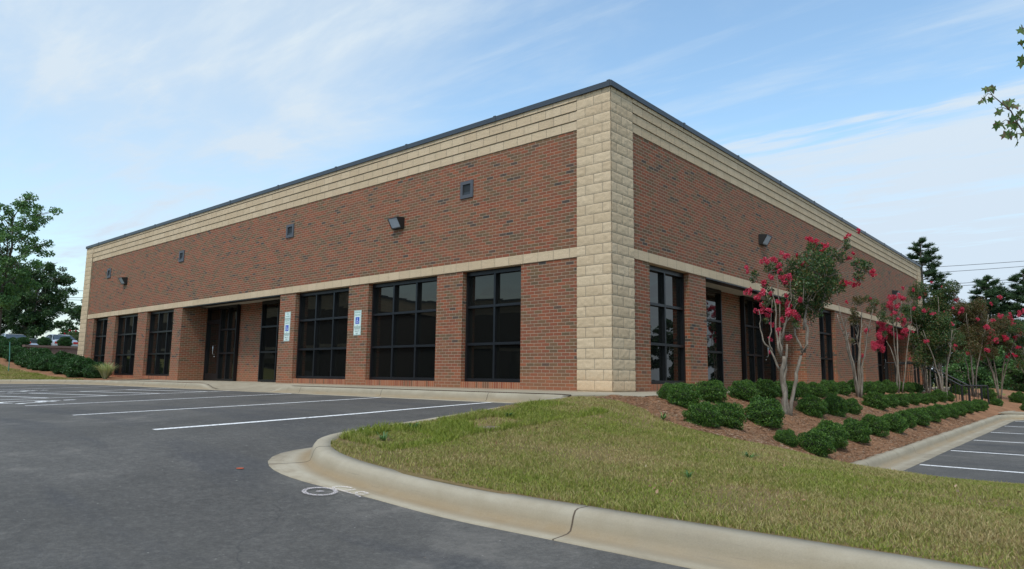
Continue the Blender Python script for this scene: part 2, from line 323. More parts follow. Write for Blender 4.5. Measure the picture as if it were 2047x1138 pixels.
# ------------------------------------------------------------------ object helpers
def tag(o, label=None, cat=None, group=None, kind=None):
    if label: o['label'] = label
    if cat: o['category'] = cat
    if group: o['group'] = group
    if kind: o['kind'] = kind
    return o
def empty(name, loc, label=None, cat=None, group=None, rz=0.):
    o = bpy.data.objects.new(name, None); COL.objects.link(o); o.location = loc; o.rotation_euler = (0, 0, rz); o.empty_display_size = .2
    return tag(o, label, cat, group)
def finish(name, me, m, parent=None, smooth=False):
    me.materials.append(m)
    if smooth: me.polygons.foreach_set('use_smooth', [True]*len(me.polygons))
    o = bpy.data.objects.new(name, me); COL.objects.link(o)
    if parent: o.parent = parent
    return o
def mesh_np(name, V, F, m, parent=None, smooth=False, loc=None, colors=None):
    V = np.asarray(V, np.float32); F = np.asarray(F, np.int32); k = F.shape[1]
    me = bpy.data.meshes.new(name); me.vertices.add(len(V)); me.vertices.foreach_set('co', V.ravel())
    me.loops.add(F.size); me.loops.foreach_set('vertex_index', F.ravel()); me.polygons.add(len(F))
    me.polygons.foreach_set('loop_start', np.arange(0, F.size, k, dtype=np.int32))
    me.update(calc_edges=True)
    if colors is not None:
        ca = me.color_attributes.new('blade', 'FLOAT_COLOR', 'POINT'); ca.data.foreach_set('color', np.asarray(colors, np.float32).ravel())
    o = finish(name, me, m, parent, smooth)
    if loc is not None: o.location = loc
    return o
class MB:
    def __init__(s): s.v = []; s.f = []; s.uv = []
    def face(s, pts, uv=None):
        i = len(s.v); s.v += [tuple(p) for p in pts]; s.f.append(tuple(range(i, i+len(pts))))
        if uv is None:
            a = np.array(pts, float); n = np.cross(a[1]-a[0], a[2]-a[1]); n = abs(n)
            if n[2] >= n[0] and n[2] >= n[1]: uv = [(p[0], p[1]) for p in pts]
            elif n[1] >= n[0]: uv = [(p[0], p[2]) for p in pts]
            else: uv = [(p[1], p[2]) for p in pts]
        s.uv.append(uv)
    def box(s, a, b):
        x0, y0, z0 = a; x1, y1, z1 = b
        x0, x1 = min(x0, x1), max(x0, x1); y0, y1 = min(y0, y1), max(y0, y1); z0, z1 = min(z0, z1), max(z0, z1)
        s.face([(x0, y0, z0), (x1, y0, z0), (x1, y0, z1), (x0, y0, z1)]); s.face([(x1, y1, z0), (x0, y1, z0), (x0, y1, z1), (x1, y1, z1)])
        s.face([(x1, y0, z0), (x1, y1, z0), (x1, y1, z1), (x1, y0, z1)]); s.face([(x0, y1, z0), (x0, y0, z0), (x0, y0, z1), (x0, y1, z1)])
        s.face([(x0, y0, z1), (x1, y0, z1), (x1, y1, z1), (x0, y1, z1)]); s.face([(x0, y1, z0), (x1, y1, z0), (x1, y0, z0), (x0, y0, z0)])
    def tube(s, pts, rad, n=6, cap=True):
        pts = [np.array(p, float) for p in pts]; rings = []
        if not hasattr(rad, '__len__'): rad = [rad]*len(pts)
        for i, p in enumerate(pts):
            d = pts[min(i+1, len(pts)-1)]-pts[max(i-1, 0)]; d = d/(np.linalg.norm(d)+1e-9)
            a = np.array([0, 0, 1.]) if abs(d[2]) < .9 else np.array([1., 0, 0])
            e1 = np.cross(d, a); e1 /= np.linalg.norm(e1); e2 = np.cross(d, e1)
            rings.append([p+rad[i]*(math.cos(2*PI*k/n)*e1+math.sin(2*PI*k/n)*e2) for k in range(n)])
        b = len(s.v)
        for rg in rings: s.v += [tuple(q) for q in rg]
        for i in range(len(pts)-1):
            for k in range(n):
                k2 = (k+1) % n
                s.f.append((b+i*n+k, b+i*n+k2, b+(i+1)*n+k2, b+(i+1)*n+k)); s.uv.append([(0, 0)]*4)
        if cap:
            s.f.append(tuple(b+k for k in range(n))[::-1]); s.uv.append([(0, 0)]*n)
            s.f.append(tuple(b+(len(pts)-1)*n+k for k in range(n))); s.uv.append([(0, 0)]*n)
    def build(s, name, m, parent=None, smooth=False, bevel=0.):
        me = bpy.data.meshes.new(name); me.from_pydata(s.v, [], s.f); ul = me.uv_layers.new(name='UVMap')
        ul.data.foreach_set('uv', [c for f in s.uv for q in f for c in q]); me.validate(); me.update()
        o = finish(name, me, m, parent, smooth)
        if bevel:
            md = o.modifiers.new('bevel', 'BEVEL'); md.width = bevel; md.segments = 2; md.limit_method = 'ANGLE'
        return o
def relocate(o_list, base):      # give meshes built in world coordinates an origin at their thing's base
    for o in o_list:
        me = o.data; me.transform(Matrix.Translation(-Vector(base)))

# ------------------------------------------------------------------ ground heights
def Sm(t): t = np.clip(t, 0, 1); return t*t*(3-2*t)
def G(x, y):      # front parking lot and drive
    x = np.asarray(x, float); y = np.asarray(y, float)
    return -.2+.03*np.minimum(y+2, 0)-.33*Sm((x+2)/6)*Sm((-2.2-y)/5)
def GR(x, y): return -1.08+.01*np.clip(np.asarray(y, float), -5, 40)+0*np.asarray(x, float)
class TPS:
    def __init__(s, pts, lam=.0):
        P = np.array(pts, float); s.P = P[:, :2]; n = len(P); d = np.linalg.norm(s.P[:, None]-s.P[None], axis=2)
        K = np.where(d > 0, d*d*np.log(d+1e-12), 0)+lam*np.eye(n); Q = np.hstack([np.ones((n, 1)), s.P])
        A = np.block([[K, Q], [Q.T, np.zeros((3, 3))]]); sol = np.linalg.solve(A, np.concatenate([P[:, 2], np.zeros(3)])); s.w = sol[:n]; s.a = sol[n:]
    def __call__(s, x, y):
        x = np.asarray(x, float); y = np.asarray(y, float); sh = x.shape; X = np.stack([x.ravel(), y.ravel()], 1)
        d = np.linalg.norm(X[:, None]-s.P[None], axis=2); K = np.where(d > 0, d*d*np.log(d+1e-12), 0)
        return (K@s.w+s.a[0]+X@s.a[1:]).reshape(sh)
ctl = []
for y in (-.6, 2, 5, 9, 14, 19): ctl += [(1.5, y, -.012), (2.0, y, -.13), (2.9, y, -.45), (3.8, y, -.77+.01*y), (4.1, y, -.93+.01*y+.006)]
for y in (25, 32, 45, 60): ctl += [(1.5, y, -.1), (3.0, y, -.45), (5, y, -.62), (9, y, -.70), (20, y, -.75)]
ctl += [(9, 20, -.74), (14, 19, -.76), (1.5, -1.4, -.035), (2.1, -1.9, -.17), (2.9, -2.6, -.35), (3.5, -2.5, -.49), (3.9, -2.2, -.60), (4.2, -1.6, -.78),
        (4.6, -.95, -.93), (7, -.95, -.93), (10, -.95, -.93), (14, -.95, -.93), (20, -.95, -.95), (.45, -2.1, -.06), (3, -5, -.42), (5, -4.6, -.56), (8, -4.6, -.66), (12, -4.6, -.70)]
for y in (-3.2, -4.6, -6.0): ctl.append((.98, y, float(G(.8, y))+.15))
ctl += [(1.15, -6.8, float(G(1., -7.))+.15), (1.6, -7.2, float(G(1.5, -7.7))+.15)]
for x in (2.5, 4, 5.5, 8, 12, 20): ctl.append((x, -7.38, float(G(x, -7.75))+.155))
LR = TPS(ctl, .02)
LLc = [(-19.5, -1.5, -.03), (-22, -1.9, -.04), (-24.6, -2.6, -.05), (-26.5, -3.8, -.07), (-27.6, -6, -.1), (-28, -12, -.15), (-23.5, -.9, -.01), (-26, -.9, .08), (-29, -.8, .25), (-31, -.85, .33),
       (-33, -.9, .45), (-35, -.95, .70), (-36.5, -1, 1.0), (-38, -1, 1.4), (-40, -1.2, 1.75), (-30, -4, .12), (-34, -4, .5), (-38, -4, 1.0), (-45, -4, 1.6), (-45, -10, 1.2), (-29.5, 3, .35), (-33, 4, .45), (-37, 4, .5), (-29.5, 12, .35), (-36, 12, .5), (-60, -5, 1.8)]
LL = TPS(LLc, .02)

# ------------------------------------------------------------------ sheets of ground
def inpoly(x, y, poly):
    c = np.zeros(x.shape, bool); n = len(poly)
    for i in range(n):
        x0, y0 = poly[i]; x1, y1 = poly[(i+1) % n]
        k = ((y0 > y) != (y1 > y)) & (x < (x1-x0)*(y-y0)/((y1-y0) if y1 != y0 else 1e-9)+x0); c ^= k
    return c
def sheet(name, xs, ys, fn, m, keep=None, kind='structure'):
    X, Y = np.meshgrid(xs, ys); Z = fn(X, Y); V = np.stack([X.ravel(), Y.ravel(), Z.ravel()], 1); nx = len(xs)
    I, J = np.meshgrid(np.arange(len(xs)-1), np.arange(len(ys)-1)); a = (J*nx+I).ravel(); F = np.stack([a, a+1, a+1+nx, a+nx], 1)
    if keep is not None:
        cx = V[F, 0].mean(1); cy = V[F, 1].mean(1); F = F[keep(cx, cy)]
    used = np.unique(F); mp = np.zeros(len(V), int); mp[used] = np.arange(len(used))
    return tag(mesh_np(name, V[used], mp[F], m, smooth=True), kind=kind)
def ar(*segs):
    out = []
    for a, b, s in segs: out += list(np.arange(a, b-1e-6, s))
    out.append(segs[-1][1]); return np.array(out)
# island outline (back of kerb) from the walk round the nose and east along the drive
ISL = [(.42, -1.98), (.62, -2.6), (.85, -3.6), (.97, -4.8), (1.0, -5.9), (1.02, -6.45), (1.10, -6.8), (1.27, -7.08), (1.52, -7.25), (1.85, -7.33), (2.3, -7.37), (3, -7.38), (4, -7.38), (6, -7.38), (9, -7.38), (14, -7.38), (24, -7.38)]
SOUTH = [(24, -.95), (14, -.95), (9, -.95), (5.2, -.95), (4.6, -.88), (4.25, -.65), (4.1, -.2), (4.1, .5), (4.1, 5), (4.1, 10), (4.1, 15.6), (4.25, 16.3), (4.6, 16.75), (5.2, 16.9), (9, 16.9), (24, 16.9)]
KWALK = [(-28.3, -14), (-28.2, -9), (-27.8, -6.2), (-27.1, -4.6), (-26.0, -3.35), (-24.8, -2.62), (-23.4, -2.15), (-21.9, -1.88), (-20.2, -1.68), (-18.5, -1.62), (-15, -1.62), (-12.9, -1.62), (-12.2, -1.62), (-11, -1.62), (-9.6, -1.62), (-8.8, -1.62), (-6, -1.62), (-3, -1.62), (-.6, -1.62), (.2, -1.66), (.42, -1.9)]
def off(path, d):        # offset to the right-hand side
    P = np.array(path, float); T = np.gradient(P, axis=0); T /= np.linalg.norm(T, axis=1)[:, None]; return P+d*np.stack([T[:, 1], -T[:, 0]], 1)
def resample(path, step):
    P = np.array(path, float); s = np.r_[0, np.cumsum(np.linalg.norm(np.diff(P, axis=0), axis=1))]; q = np.linspace(0, s[-1], max(2, int(s[-1]/step)))
    # Catmull-like smoothing through fine linear interpolation then averaging
    R = np.stack([np.interp(q, s, P[:, 0]), np.interp(q, s, P[:, 1])], 1)
    for _ in range(6): R[1:-1] = .25*R[:-2]+.5*R[1:-1]+.25*R[2:]
    return R, q
def walk_z(x, y):        # walk surface: level at the wall, dropped to the lot at the accessible ramp
    x = np.asarray(x, float); y = np.asarray(y, float)
    k = Sm((x+12.9)/.9)*(1-Sm((x+9.2)/1.0)); return -.012-.012*np.clip(-y/1.6, 0, 1)-k*.165*Sm((-.1-y)/1.5)
PROF = [(0, -.12, 0), (0, 1., 0), (.115, 1., .115), (.145, .93, .15), (.165, .72, .18), (.18, .40, .22), (.195, .18, .26), (.225, .10, .30), (.28, .07, .36)]
def kerb(name, path, base, h=.15, gw=lambda s, P: .37, hk=None, step=.12):
    P, q = resample(path, step); T = np.gradient(P, axis=0); T /= np.linalg.norm(T, axis=1)[:, None]; N = np.stack([T[:, 1], -T[:, 0]], 1)
    V = []; U = []; m = len(PROF)+2
    for i in range(len(P)):
        g = gw(q[i], P[i]); e = P[i]+N[i]*g; zb = float(base(*e)); hh = h*(hk(*P[i]) if hk else 1); hh = max(hh, .012)
        prof = [(a, b*hh if b > 0 else -.12, c) for a, b, c in PROF]+[(g, .007, .30+g-.22), (g, -.12, .30+g)]
        wob = .004*math.sin(q[i]*1.7)+.003*math.sin(q[i]*4.1+1)
        for a, b, c in prof:
            a = min(a, g); pt = P[i]+N[i]*(a+(wob if a > 0 else 0)); V.append((pt[0], pt[1], zb+b)); U.append((q[i], c))
    F = []
    for i in range(len(P)-1):
        for j in range(m-1): F.append((i*m+j, (i+1)*m+j, (i+1)*m+j+1, i*m+j+1))
    me = bpy.data.meshes.new(name); me.from_pydata(V, [], F); ul = me.uv_layers.new(name='UVMap')
    ul.data.foreach_set('uv', [c for f in F for i in f for c in U[i]]); me.update()
    o = finish(name, me, MT['kerb'], None, True); return o
def isl_gw(s, P): return float(.24+.33*Sm((-6.55-P[1])/.7)-.20*Sm((P[0]-1.3)/1.6))
k1 = kerb('kerb', ISL, G, gw=isl_gw); tag(k1, 'pale rolled kerb curving round the nose of the grass island in front', 'kerb')
k2 = kerb('kerb', SOUTH, GR, gw=lambda s, P: .52); tag(k2, 'pale concrete kerb round the lower right-hand parking lot', 'kerb')
k3 = kerb('kerb', KWALK, G, h=.165, gw=lambda s, P: .36, hk=lambda x, y: float(1-.93*Sm((x+12.9)/.9)*(1-Sm((x+9.2)/1.0)))); tag(k3, 'concrete kerb between the walk along the left facade and the asphalt', 'kerb')
lot_poly = [tuple(p) for p in off(KWALK, .2)]+[tuple(p) for p in off(ISL, .12)]+[(30, -7.5), (30, -60), (-28.4, -60)]
sheet('parking_lot', ar((-28.6, -8, .3), (-8, -2, .2), (-2, 8, .1), (8, 30, .5)), ar((-60, -14, 1.), (-14, -8.5, .2), (-8.5, -1.4, .08)), G, MT['asphalt'], lambda x, y: inpoly(x, y, lot_poly))
sheet('lower_parking_lot', ar((4.2, 30, .4)), ar((-.9, 17.0, .4)), GR, MT['asphalt'], lambda x, y: inpoly(x, y, [tuple(p) for p in off(SOUTH, .3)]))
isl_poly = [tuple(p) for p in off(ISL, .07)]+[tuple(p) for p in off(SOUTH, .07)][:7]+[(4.17, 70), (1.49, 70), (1.49, -1.37)]
mul_edge = [(.95, -2.05), (1.5, -2.15), (2.1, -2.45), (2.6, -2.85), (3.05, -2.95), (3.5, -2.72), (3.85, -2.35), (4.15, -1.95), (4.35, -1.4), (4.5, -.9)]
mul_poly = [(1.0, -1.6)]+mul_edge+[(4.17, -.6), (4.17, 70), (1.3, 70), (1.3, -1.6)]
far_poly = [(4.17, 17.02), (30, 17.02), (30, 70), (4.17, 70)]
xs_ = ar((.3, 4.4, .07), (4.4, 12, .12), (12, 24, .5)); ys_ = ar((-7.5, -.2, .07), (-.2, 8, .12), (8, 24, .3), (24, 70, 1.))
rough_ = lambda x, y: .012*np.sin(x*9.1+y*3.3)*np.sin(y*7.7-x*2.1)
sheet('lawn', xs_, ys_[ys_ < .3], lambda x, y: LR(x, y)-.006, MT['lawn'], lambda x, y: inpoly(x, y, isl_poly) & ~inpoly(x, y, mul_poly))
sheet('mulch_bed', xs_, ys_, lambda x, y: LR(x, y)+rough_(x, y), MT['mulch'], lambda x, y: (inpoly(x, y, isl_poly) & inpoly(x, y, mul_poly)) | (inpoly(x, y, far_poly) & (y < 32)))
sheet('far_lawn', ar((-30, 60, 1.5)), ar((32, 100, 2.)), lambda x, y: LR(np.clip(x, 1.5, 20), np.clip(y, -7, 60))-.02, MT['farlawn'], lambda x, y: ~((x < .5) & (y < 30)))
# left-hand slope and terrace
lp = [tuple(p) for p in off(KWALK, .07)][:9]+[(-19.0, -1.45), (-20.4, -1.45), (-20.8, .02), (-29.02, .02), (-29.02, 30), (-38.3, 30), (-38.3, .2), (-70, .2), (-70, -14)]
mulL = lambda x, y: (y > np.interp(x, [-60, -38, -33, -29, -26, -23.5, -22, -20.6], [-2.6, -2.0, -1.7, -1.75, -1.7, -1.75, -1.85, -1.9]))
sheet('left_lawn', ar((-70, -40, 1.), (-40, -18.5, .2)), ar((-14, -4, .5), (-4, 2, .15), (2, 30, 2.)), LL, MT['farlawn'], lambda x, y: inpoly(x, y, lp) & ~mulL(x, y))
sheet('left_mulch', ar((-70, -40, 1.), (-40, -18.5, .2)), ar((-14, -4, .5), (-4, 2, .15), (2, 30, 2.)), lambda x, y: LL(x, y)+.004, MT['mulch'], lambda x, y: inpoly(x, y, lp) & mulL(x, y))
sheet('terrace', ar((-140, -38.5, 4.)), ar((.2, 80, 4.)), lambda x, y: 1.72+0*x, MT['farlawn'])
sheet('ground', ar((-1500, 1500, 250.)), ar((-1500, 1500, 250.)), lambda x, y: -2.2+0*x, MT['farlawn'])
# concrete walks
wk = MB()
def wquad(x0, x1, y0, y1, nx, ny, fz):
    X = np.linspace(x0, x1, nx+1); Y = np.linspace(y0, y1, ny+1)
    for i in range(nx):
        for j in range(ny):
            pts = [(X[i], Y[j]), (X[i+1], Y[j]), (X[i+1], Y[j+1]), (X[i], Y[j+1])]; wk.face([(a, b, float(fz(a, b))) for a, b in pts])
wquad(-20.5, 0, -1.625, .06, 60, 8, walk_z); wquad(-18.45, -11.9, .06, 1.12, 1, 1, lambda x, y: -.012)
for a, b, c, d in [((0, -1.625), (.40, -1.86), (.4, .0), (0, 0)), ((.4, -1.86), (1.5, -1.4), (1.5, 0), (.4, 0))]: wk.face([(p[0], p[1], float(walk_z(0, p[1]))) for p in (a, b, c, d)])
wk.box((0, .0, -.2), (1.5, 29.5, -.012)); wk.box((-1.12, 4.12, -.2), (0, 10.95, -.0125)); wk.box((-1.12, 19.42, -.2), (0, 25.6, -.0125))
wk.face([(.40, -1.86, -.3), (1.5, -1.4, -.3), (1.5, -1.4, -.024), (.40, -1.86, -.024)])
tag(wk.build('walk', MT['walk']), kind='structure')
wl = MB(); wl.box((3.3, 17.02, -1.1), (24, 18.6, -.735)); wl.box((3.35, 18.6, -1.1), (4.3, 20.4, -.738)); tag(wl.build('lower_walk', MT['walk']), kind='structure')

# ------------------------------------------------------------------ painted markings
def ribbon(mb, pts, wd, z, lift=.004, step=.25):
    P = np.array(pts, float); s = np.r_[0, np.cumsum(np.linalg.norm(np.diff(P, axis=0), axis=1))]; n = max(2, int(s[-1]/step)+1); q = np.linspace(0, s[-1], n)
    R = np.stack([np.interp(q, s, P[:, 0]), np.interp(q, s, P[:, 1])], 1); T = np.gradient(R, axis=0); T /= np.linalg.norm(T, axis=1)[:, None]+1e-9; N = np.stack([-T[:, 1], T[:, 0]], 1)
    for i in range(n-1):
        q4 = [R[i]-N[i]*wd/2, R[i+1]-N[i+1]*wd/2, R[i+1]+N[i+1]*wd/2, R[i]+N[i]*wd/2]
        mb.face([(a[0], a[1], float(z(*a))+lift) for a in q4])
def lotz(x, y): return float(G(x, y))
def rlz(x, y): return float(GR(x, y))
LN = [(-1.15, -7.74, 'nearest to the grass island'), (-4.22, -7.62, 'second from the grass island'), (-7.55, -7.36, 'right of the painted wheelchair symbol'), (-10.5, -7.1, 'between the wheelchair symbol and the hatched aisle'),
      (-14.1, -6.8, 'on the far side of the hatched aisle'), (-17.7, -6.6, 'second from its left end'), (-21.2, -6.4, 'farthest away at its left end')]
for x, y, s in LN:
    mb = MB(); ribbon(mb, [(x, y), (x+.02, (y-2)/2), (x-.08, -2.02)], .10, lotz); o = mb.build('stall_line', MT['paint'])
    tag(o, 'white painted stall line on the front asphalt, '+s, 'painted line', 'stall lines of the front lot')
for y, s in ((-3.3, 'nearest the walk'), (-4.5, 'second from the walk'), (-5.65, 'third from the walk'), (-6.85, 'farthest from the walk')):
    mb = MB(); ribbon(mb, [(-14.05, y), (-10.56, y+.66)], .10, lotz, .006); tag(mb.build('hatch_line', MT['paint']), 'white diagonal hatch line in the painted aisle, '+s, 'painted line', 'hatch lines of the accessible aisle')
def wheelchair(x, y, sc, label):
    mb = MB(); L = lambda pts, wd=.1: ribbon(mb, [(x+a*sc, y+b*sc) for a, b in pts], wd*sc, lotz, .004, .08)
    L([(math.cos(a)*.42-.05, math.sin(a)*.42-.25) for a in np.linspace(.9, 5.6, 22)], .12); L([(-.1, .42), (-.02, -.02), (.38, -.02), (.55, -.5), (.72, -.46)], .13); L([(-.06, .2), (.3, .2)], .11)
    L([(math.cos(a)*.07-.12, math.sin(a)*.07+.6) for a in np.linspace(0, 2*PI, 12)], .14)
    tag(mb.build('wheelchair_symbol', MT['paint']), label, 'painted symbol', 'painted wheelchair symbols')
wheelchair(-9.05, -6.75, .95, 'white wheelchair symbol on the asphalt, nearer of the two')
wheelchair(-15.9, -5.3, .9, 'white wheelchair symbol on the asphalt beyond the hatched aisle')
for i, y in enumerate((1.70, 4.44, 7.2, 9.95, 12.7, 15.4)):
    mb = MB(); ribbon(mb, [(4.66, y), (10.2, y+.05)], .11, rlz)
    tag(mb.build('stall_line', MT['paint']), 'white stall line in the lower right lot, %s from the front' % ('first', 'second', 'third', 'fourth', 'fifth', 'sixth')[i], 'painted line', 'stall lines of the lower lot')
# sprayed survey mark on gutter and drive
def gutz(x, y):
    z = float(G(x, y)); return z+.007+.03*float(Sm((y+7.75)/.25))
mb = MB(); ring_ = empty('survey_mark', (2.43, -7.93, gutz(2.43, -7.93)), 'white sprayed ring with a dot on the asphalt at the gutter edge', 'painted mark')
ribbon(mb, [(2.43+.13*math.cos(a), -7.93+.115*math.sin(a)) for a in np.linspace(0, 2*PI, 26)], .035, gutz, .006, .03)
o = mb.build('ring', MT['chalk'], ring_); relocate([o], (2.43, -7.93, gutz(2.43, -7.93))); mb = MB()
for k in range(10):
    a0, a1 = 2*PI*k/10, 2*PI*(k+1)/10; mb.face([(2.43+.035*math.cos(a), -7.93+.03*math.sin(a), gutz(2.43, -7.93)+.006) if a is not None else (2.43, -7.93, gutz(2.43, -7.93)+.006) for a in (None, a0, a1)])
o = mb.build('dot', MT['chalk'], ring_); relocate([o], (2.43, -7.93, gutz(2.43, -7.93)))
mb = MB()
for s_ in [[(2.51, -7.689), (2.442, -7.705), (2.386, -7.73), (2.37, -7.768), (2.401, -7.791), (2.474, -7.791), (2.555, -7.791), (2.646, -7.794), (2.67, -7.766)], [(2.561, -7.694), (2.549, -7.735), (2.541, -7.775)], [(2.67, -7.766), (2.636, -7.741), (2.655, -7.703), (2.73, -7.701), (2.73, -7.742), (2.692, -7.771), (2.708, -7.8), (2.761, -7.799), (2.782, -7.821)]]: ribbon(mb, s_, .020, gutz, .008, .02)
tag(mb.build('sprayed_letters', MT['chalk']), 'letters CLR sprayed in pinkish white on the gutter beside the ring', 'painted letters')

mb = MB()
for k in range(12):
    a0, a1 = 2*PI*k/12, 2*PI*(k+1)/12; mb.face([(1.30, -7.99, lotz(1.3, -7.99)+.004)]+[(1.30+.038*math.cos(a), -7.99+.032*math.sin(a), lotz(1.3, -7.99)+.004) for a in (a0, a1)])
tag(mb.build('paint_dot', MT['orange']), 'small orange paint dot on the asphalt left of the kerb nose', 'painted mark')

# ------------------------------------------------------------------ the building
C_ = .2032; LB, WB, HB = 29.03, 28.63, 5.995
BR = .035    # brick sits this far behind the block columns
bld = empty('brick_building', (0, 0, 0), 'large single storey red brick building with cream block corners and dark windows', 'building')
# openings: (start, end, kind, columns)
LOP = [(2.30, 4.06, 'w', 2), (4.92, 7.54, 'w', 3), (8.40, 11.0, 'w', 3), (11.85, 18.5, 'e', 0), (19.22, 21.62, 'w', 3), (22.52, 24.88, 'w', 3), (25.75, 27.42, 'w', 2)]
ROP = [(1.49, 3.26, 'w', 2), (4.11, 10.95, 'e', 0), (12.34, 14.06, 'w', 2), (15.86, 17.55, 'w', 2), (19.42, 25.6, 'e', 0), (26.5, 27.75, 'w', 2)]
class Side:
    def __init__(s, left): s.left = left
    def P(s, a, d, z): return (-a, d, z) if s.left else (-d, a, z)       # a along the wall, d depth into the building
    def box(s, mb, a0, a1, d0, d1, z0, z1): mb.box(s.P(a0, d0, z0), s.P(a1, d1, z1))
def window(sd, a0, a1, n, z0=.14, z1=2.64, depth=.13, door=None, label=None):
    """storefront unit: frame (part) with one glass sheet (sub-part)"""
    fm = MB(); t = .055; d0, d1 = BR+depth, BR+depth+.11
    sd.box(fm, a0, a1, d0, d1, z1-.10, z1); sd.box(fm, a0, a1, d0, d1, z0, z0+.07)
    sd.box(fm, a0, a0+t, d0-.001, d1, z0+.07, z1-.10); sd.box(fm, a1-t, a1, d0-.001, d1, z0+.07, z1-.10)
    xs = [a0+(a1-a0)*k/n for k in range(n+1)] if not door else door
    for x in xs[1:-1]: sd.box(fm, x-t/2, x+t/2, d0+.002, d1, z0+.07, z1-.10)
    for z in (.975, 1.82):
        for k in range(len(xs)-1): sd.box(fm, xs[k]+(t if k == 0 else t/2), xs[k+1]-(t if k == len(xs)-2 else t/2), d0+.004, d1, z-t/2, z+t/2)
    f = fm.build('window', MT['frame'], bld); gm = MB()
    zz = [z0+.07, .975, 1.82, z1-.10]
    for k in range(len(xs)-1):
        for j in range(3):      # each light is very slightly out of plane, as real glazing is
            e = [rnd.uniform(-.0012, .0012) for _ in range(4)]
            A, B, Z0, Z1 = xs[k]+t/2, xs[k+1]-t/2, zz[j], zz[j+1]
            pts = [sd.P(A, d1-.03+e[0], Z0), sd.P(B, d1-.03+e[1], Z0), sd.P(B, d1-.03+e[2], Z1), sd.P(A, d1-.03+e[3], Z1)]
            gm.face(pts if not sd.left else pts[::-1])
    gm.build('pane', MT['glass'], f); return f
def facade(sd, LEN, ops):
    lo = MB(); up = MB(); a = .8128; e = LEN-.8128
    cur = a
    for (o0, o1, k, n) in list(ops)+[(e, e, 'x', 0)]:
        pm = MB(); sd.box(pm, cur, o0, BR, BR+.30, -.35, 2.6416); cur = o1; pm.build('pier', MT['brick'], bld)
    sd.box(up, a, e, BR, BR+.30, 14*C_, 26*C_)
    for (o0, o1, k, n) in ops:
        if k == 'w':
            rl = MB(); sd.box(rl, o0, o1, BR-.004, BR+.28, -.35, .135); f = window(sd, o0, o1, n); rl.build('sill', MT['rowlock'], f)
    up.build('upper_wall', MT['brick'], bld)
    bd = MB(); sd.box(bd, a, e, BR-.018, BR+.29, 13*C_, 14*C_-.002); bd.build('band_course', MT['band'], bld)
    for j, (z0, z1, o) in enumerate([(26, 27, .012), (27, 28, .026), (28, 29, .040), (29, 29.5, .054)]):
        cm_ = MB(); sd.box(cm_, a, e, BR-o, BR+.29, z0*C_+.002, z1*C_-.010); sd.box(cm_, a, e, BR-o+.012, BR+.28, z1*C_-.010, z1*C_+.002)
        cm_.build('cornice_course', MT['band'], bld)
LS, RS = Side(True), Side(False)
facade(LS, LB, LOP); facade(RS, WB, ROP)
def block_column(sd_a, sd_b, orient):      # split-face corner column as a wavy L-shaped skin
    pass
def rough_face(mb, P0, ua, na, wd, h, flip, seed):
    """a split-face wall: grid with block-by-block relief and recessed joints. P0 corner, ua along, na outward"""
    nu, nz = int(wd/.0254), int(h/.0254); us = np.linspace(0, wd, nu+1); zs = np.linspace(0, h, nz+1)
    r = np.random.default_rng(seed); U, Z = np.meshgrid(us, zs)
    row = np.floor(Z/C_+1e-6); ph = (row % 2)*.2032; fu = np.mod(U+ph+1e-6, .4064); fz = np.mod(Z+1e-6, C_)
    ed = np.minimum(np.minimum(fu, .4064-fu), np.minimum(fz, C_-fz)); ed = np.where((U < .01) | (U > wd-.01), np.minimum(fz, C_-fz), ed)
    nz_ = r.standard_normal((nz+1, nu+1)); 
    sm = (nz_+np.roll(nz_, 1, 0)+np.roll(nz_, -1, 0)+np.roll(nz_, 1, 1)+np.roll(nz_, -1, 1))/2.2
    D = np.where(ed < .007, -.001, .009+.0026*sm); D = np.where(Z < 1e-6, 0, D)
    b = len(mb.v)
    for j in range(nz+1):
        for i in range(nu+1):
            p = np.array(P0)+np.array(ua)*U[j, i]+np.array(na)*D[j, i]; mb.v.append((p[0], p[1], P0[2]+Z[j, i]))
    k = nu+1
    for j in range(nz):
        for i in range(nu):
            q = [b+j*k+i, b+j*k+i+1, b+(j+1)*k+i+1, b+(j+1)*k+i]
            uvq = [(P0u(P0, ua, U[y, x]), P0[2]+Z[y, x]) for y, x in ((j, i), (j, i+1), (j+1, i+1), (j+1, i))]
            if flip: q = q[::-1]; uvq = uvq[::-1]
            mb.f.append(tuple(q)); mb.uv.append(uvq)
    return D
def P0u(P0, ua, u): return (P0[0] if abs(ua[0]) > .5 else P0[1])*0+u+0.2032*0
def column(name_x, name_y, faces):
    mb = MB()
    for (P0, ua, na, flip, seed) in faces: rough_face(mb, P0, ua, na, .8128, HB-.0, flip, seed)
    return mb
mb = column(0, 0, [((-.8128, 0, 0), (1, 0, 0), (0, -1, 0), False, 1), ((0, 0, 0), (0, 1, 0), (1, 0, 0), False, 2)])
o = mb.build('block_column', MT['block'], bld, True)
mb = MB(); mb.box((-.80, .004, -.3), (-.004, .79, HB-.01)); mb.box((-.8128, .012, -.3), (-.79, .3, HB-.01)); mb.box((-.3, .79, -.3), (-.012, .8128, HB-.01)); mb.build('column_core', MT['block'], bld)
mb = column(0, 0, [((-LB, 0, 0), (1, 0, 0), (0, -1, 0), False, 3), ((-LB, .8128, 0), (0, -1, 0), (-1, 0, 0), False, 4)]); mb.build('block_column', MT['block'], bld, True)
mb = MB(); mb.box((-LB+.004, .004, -.3), (-LB+.80, .80, HB-.01)); mb.build('column_core', MT['block'], bld)
mb = column(0, 0, [((0, WB-.8128, 0), (0, 1, 0), (1, 0, 0), False, 5), ((0, WB, 0), (-1, 0, 0), (0, 1, 0), False, 6)]); mb.build('block_column', MT['block'], bld, True)
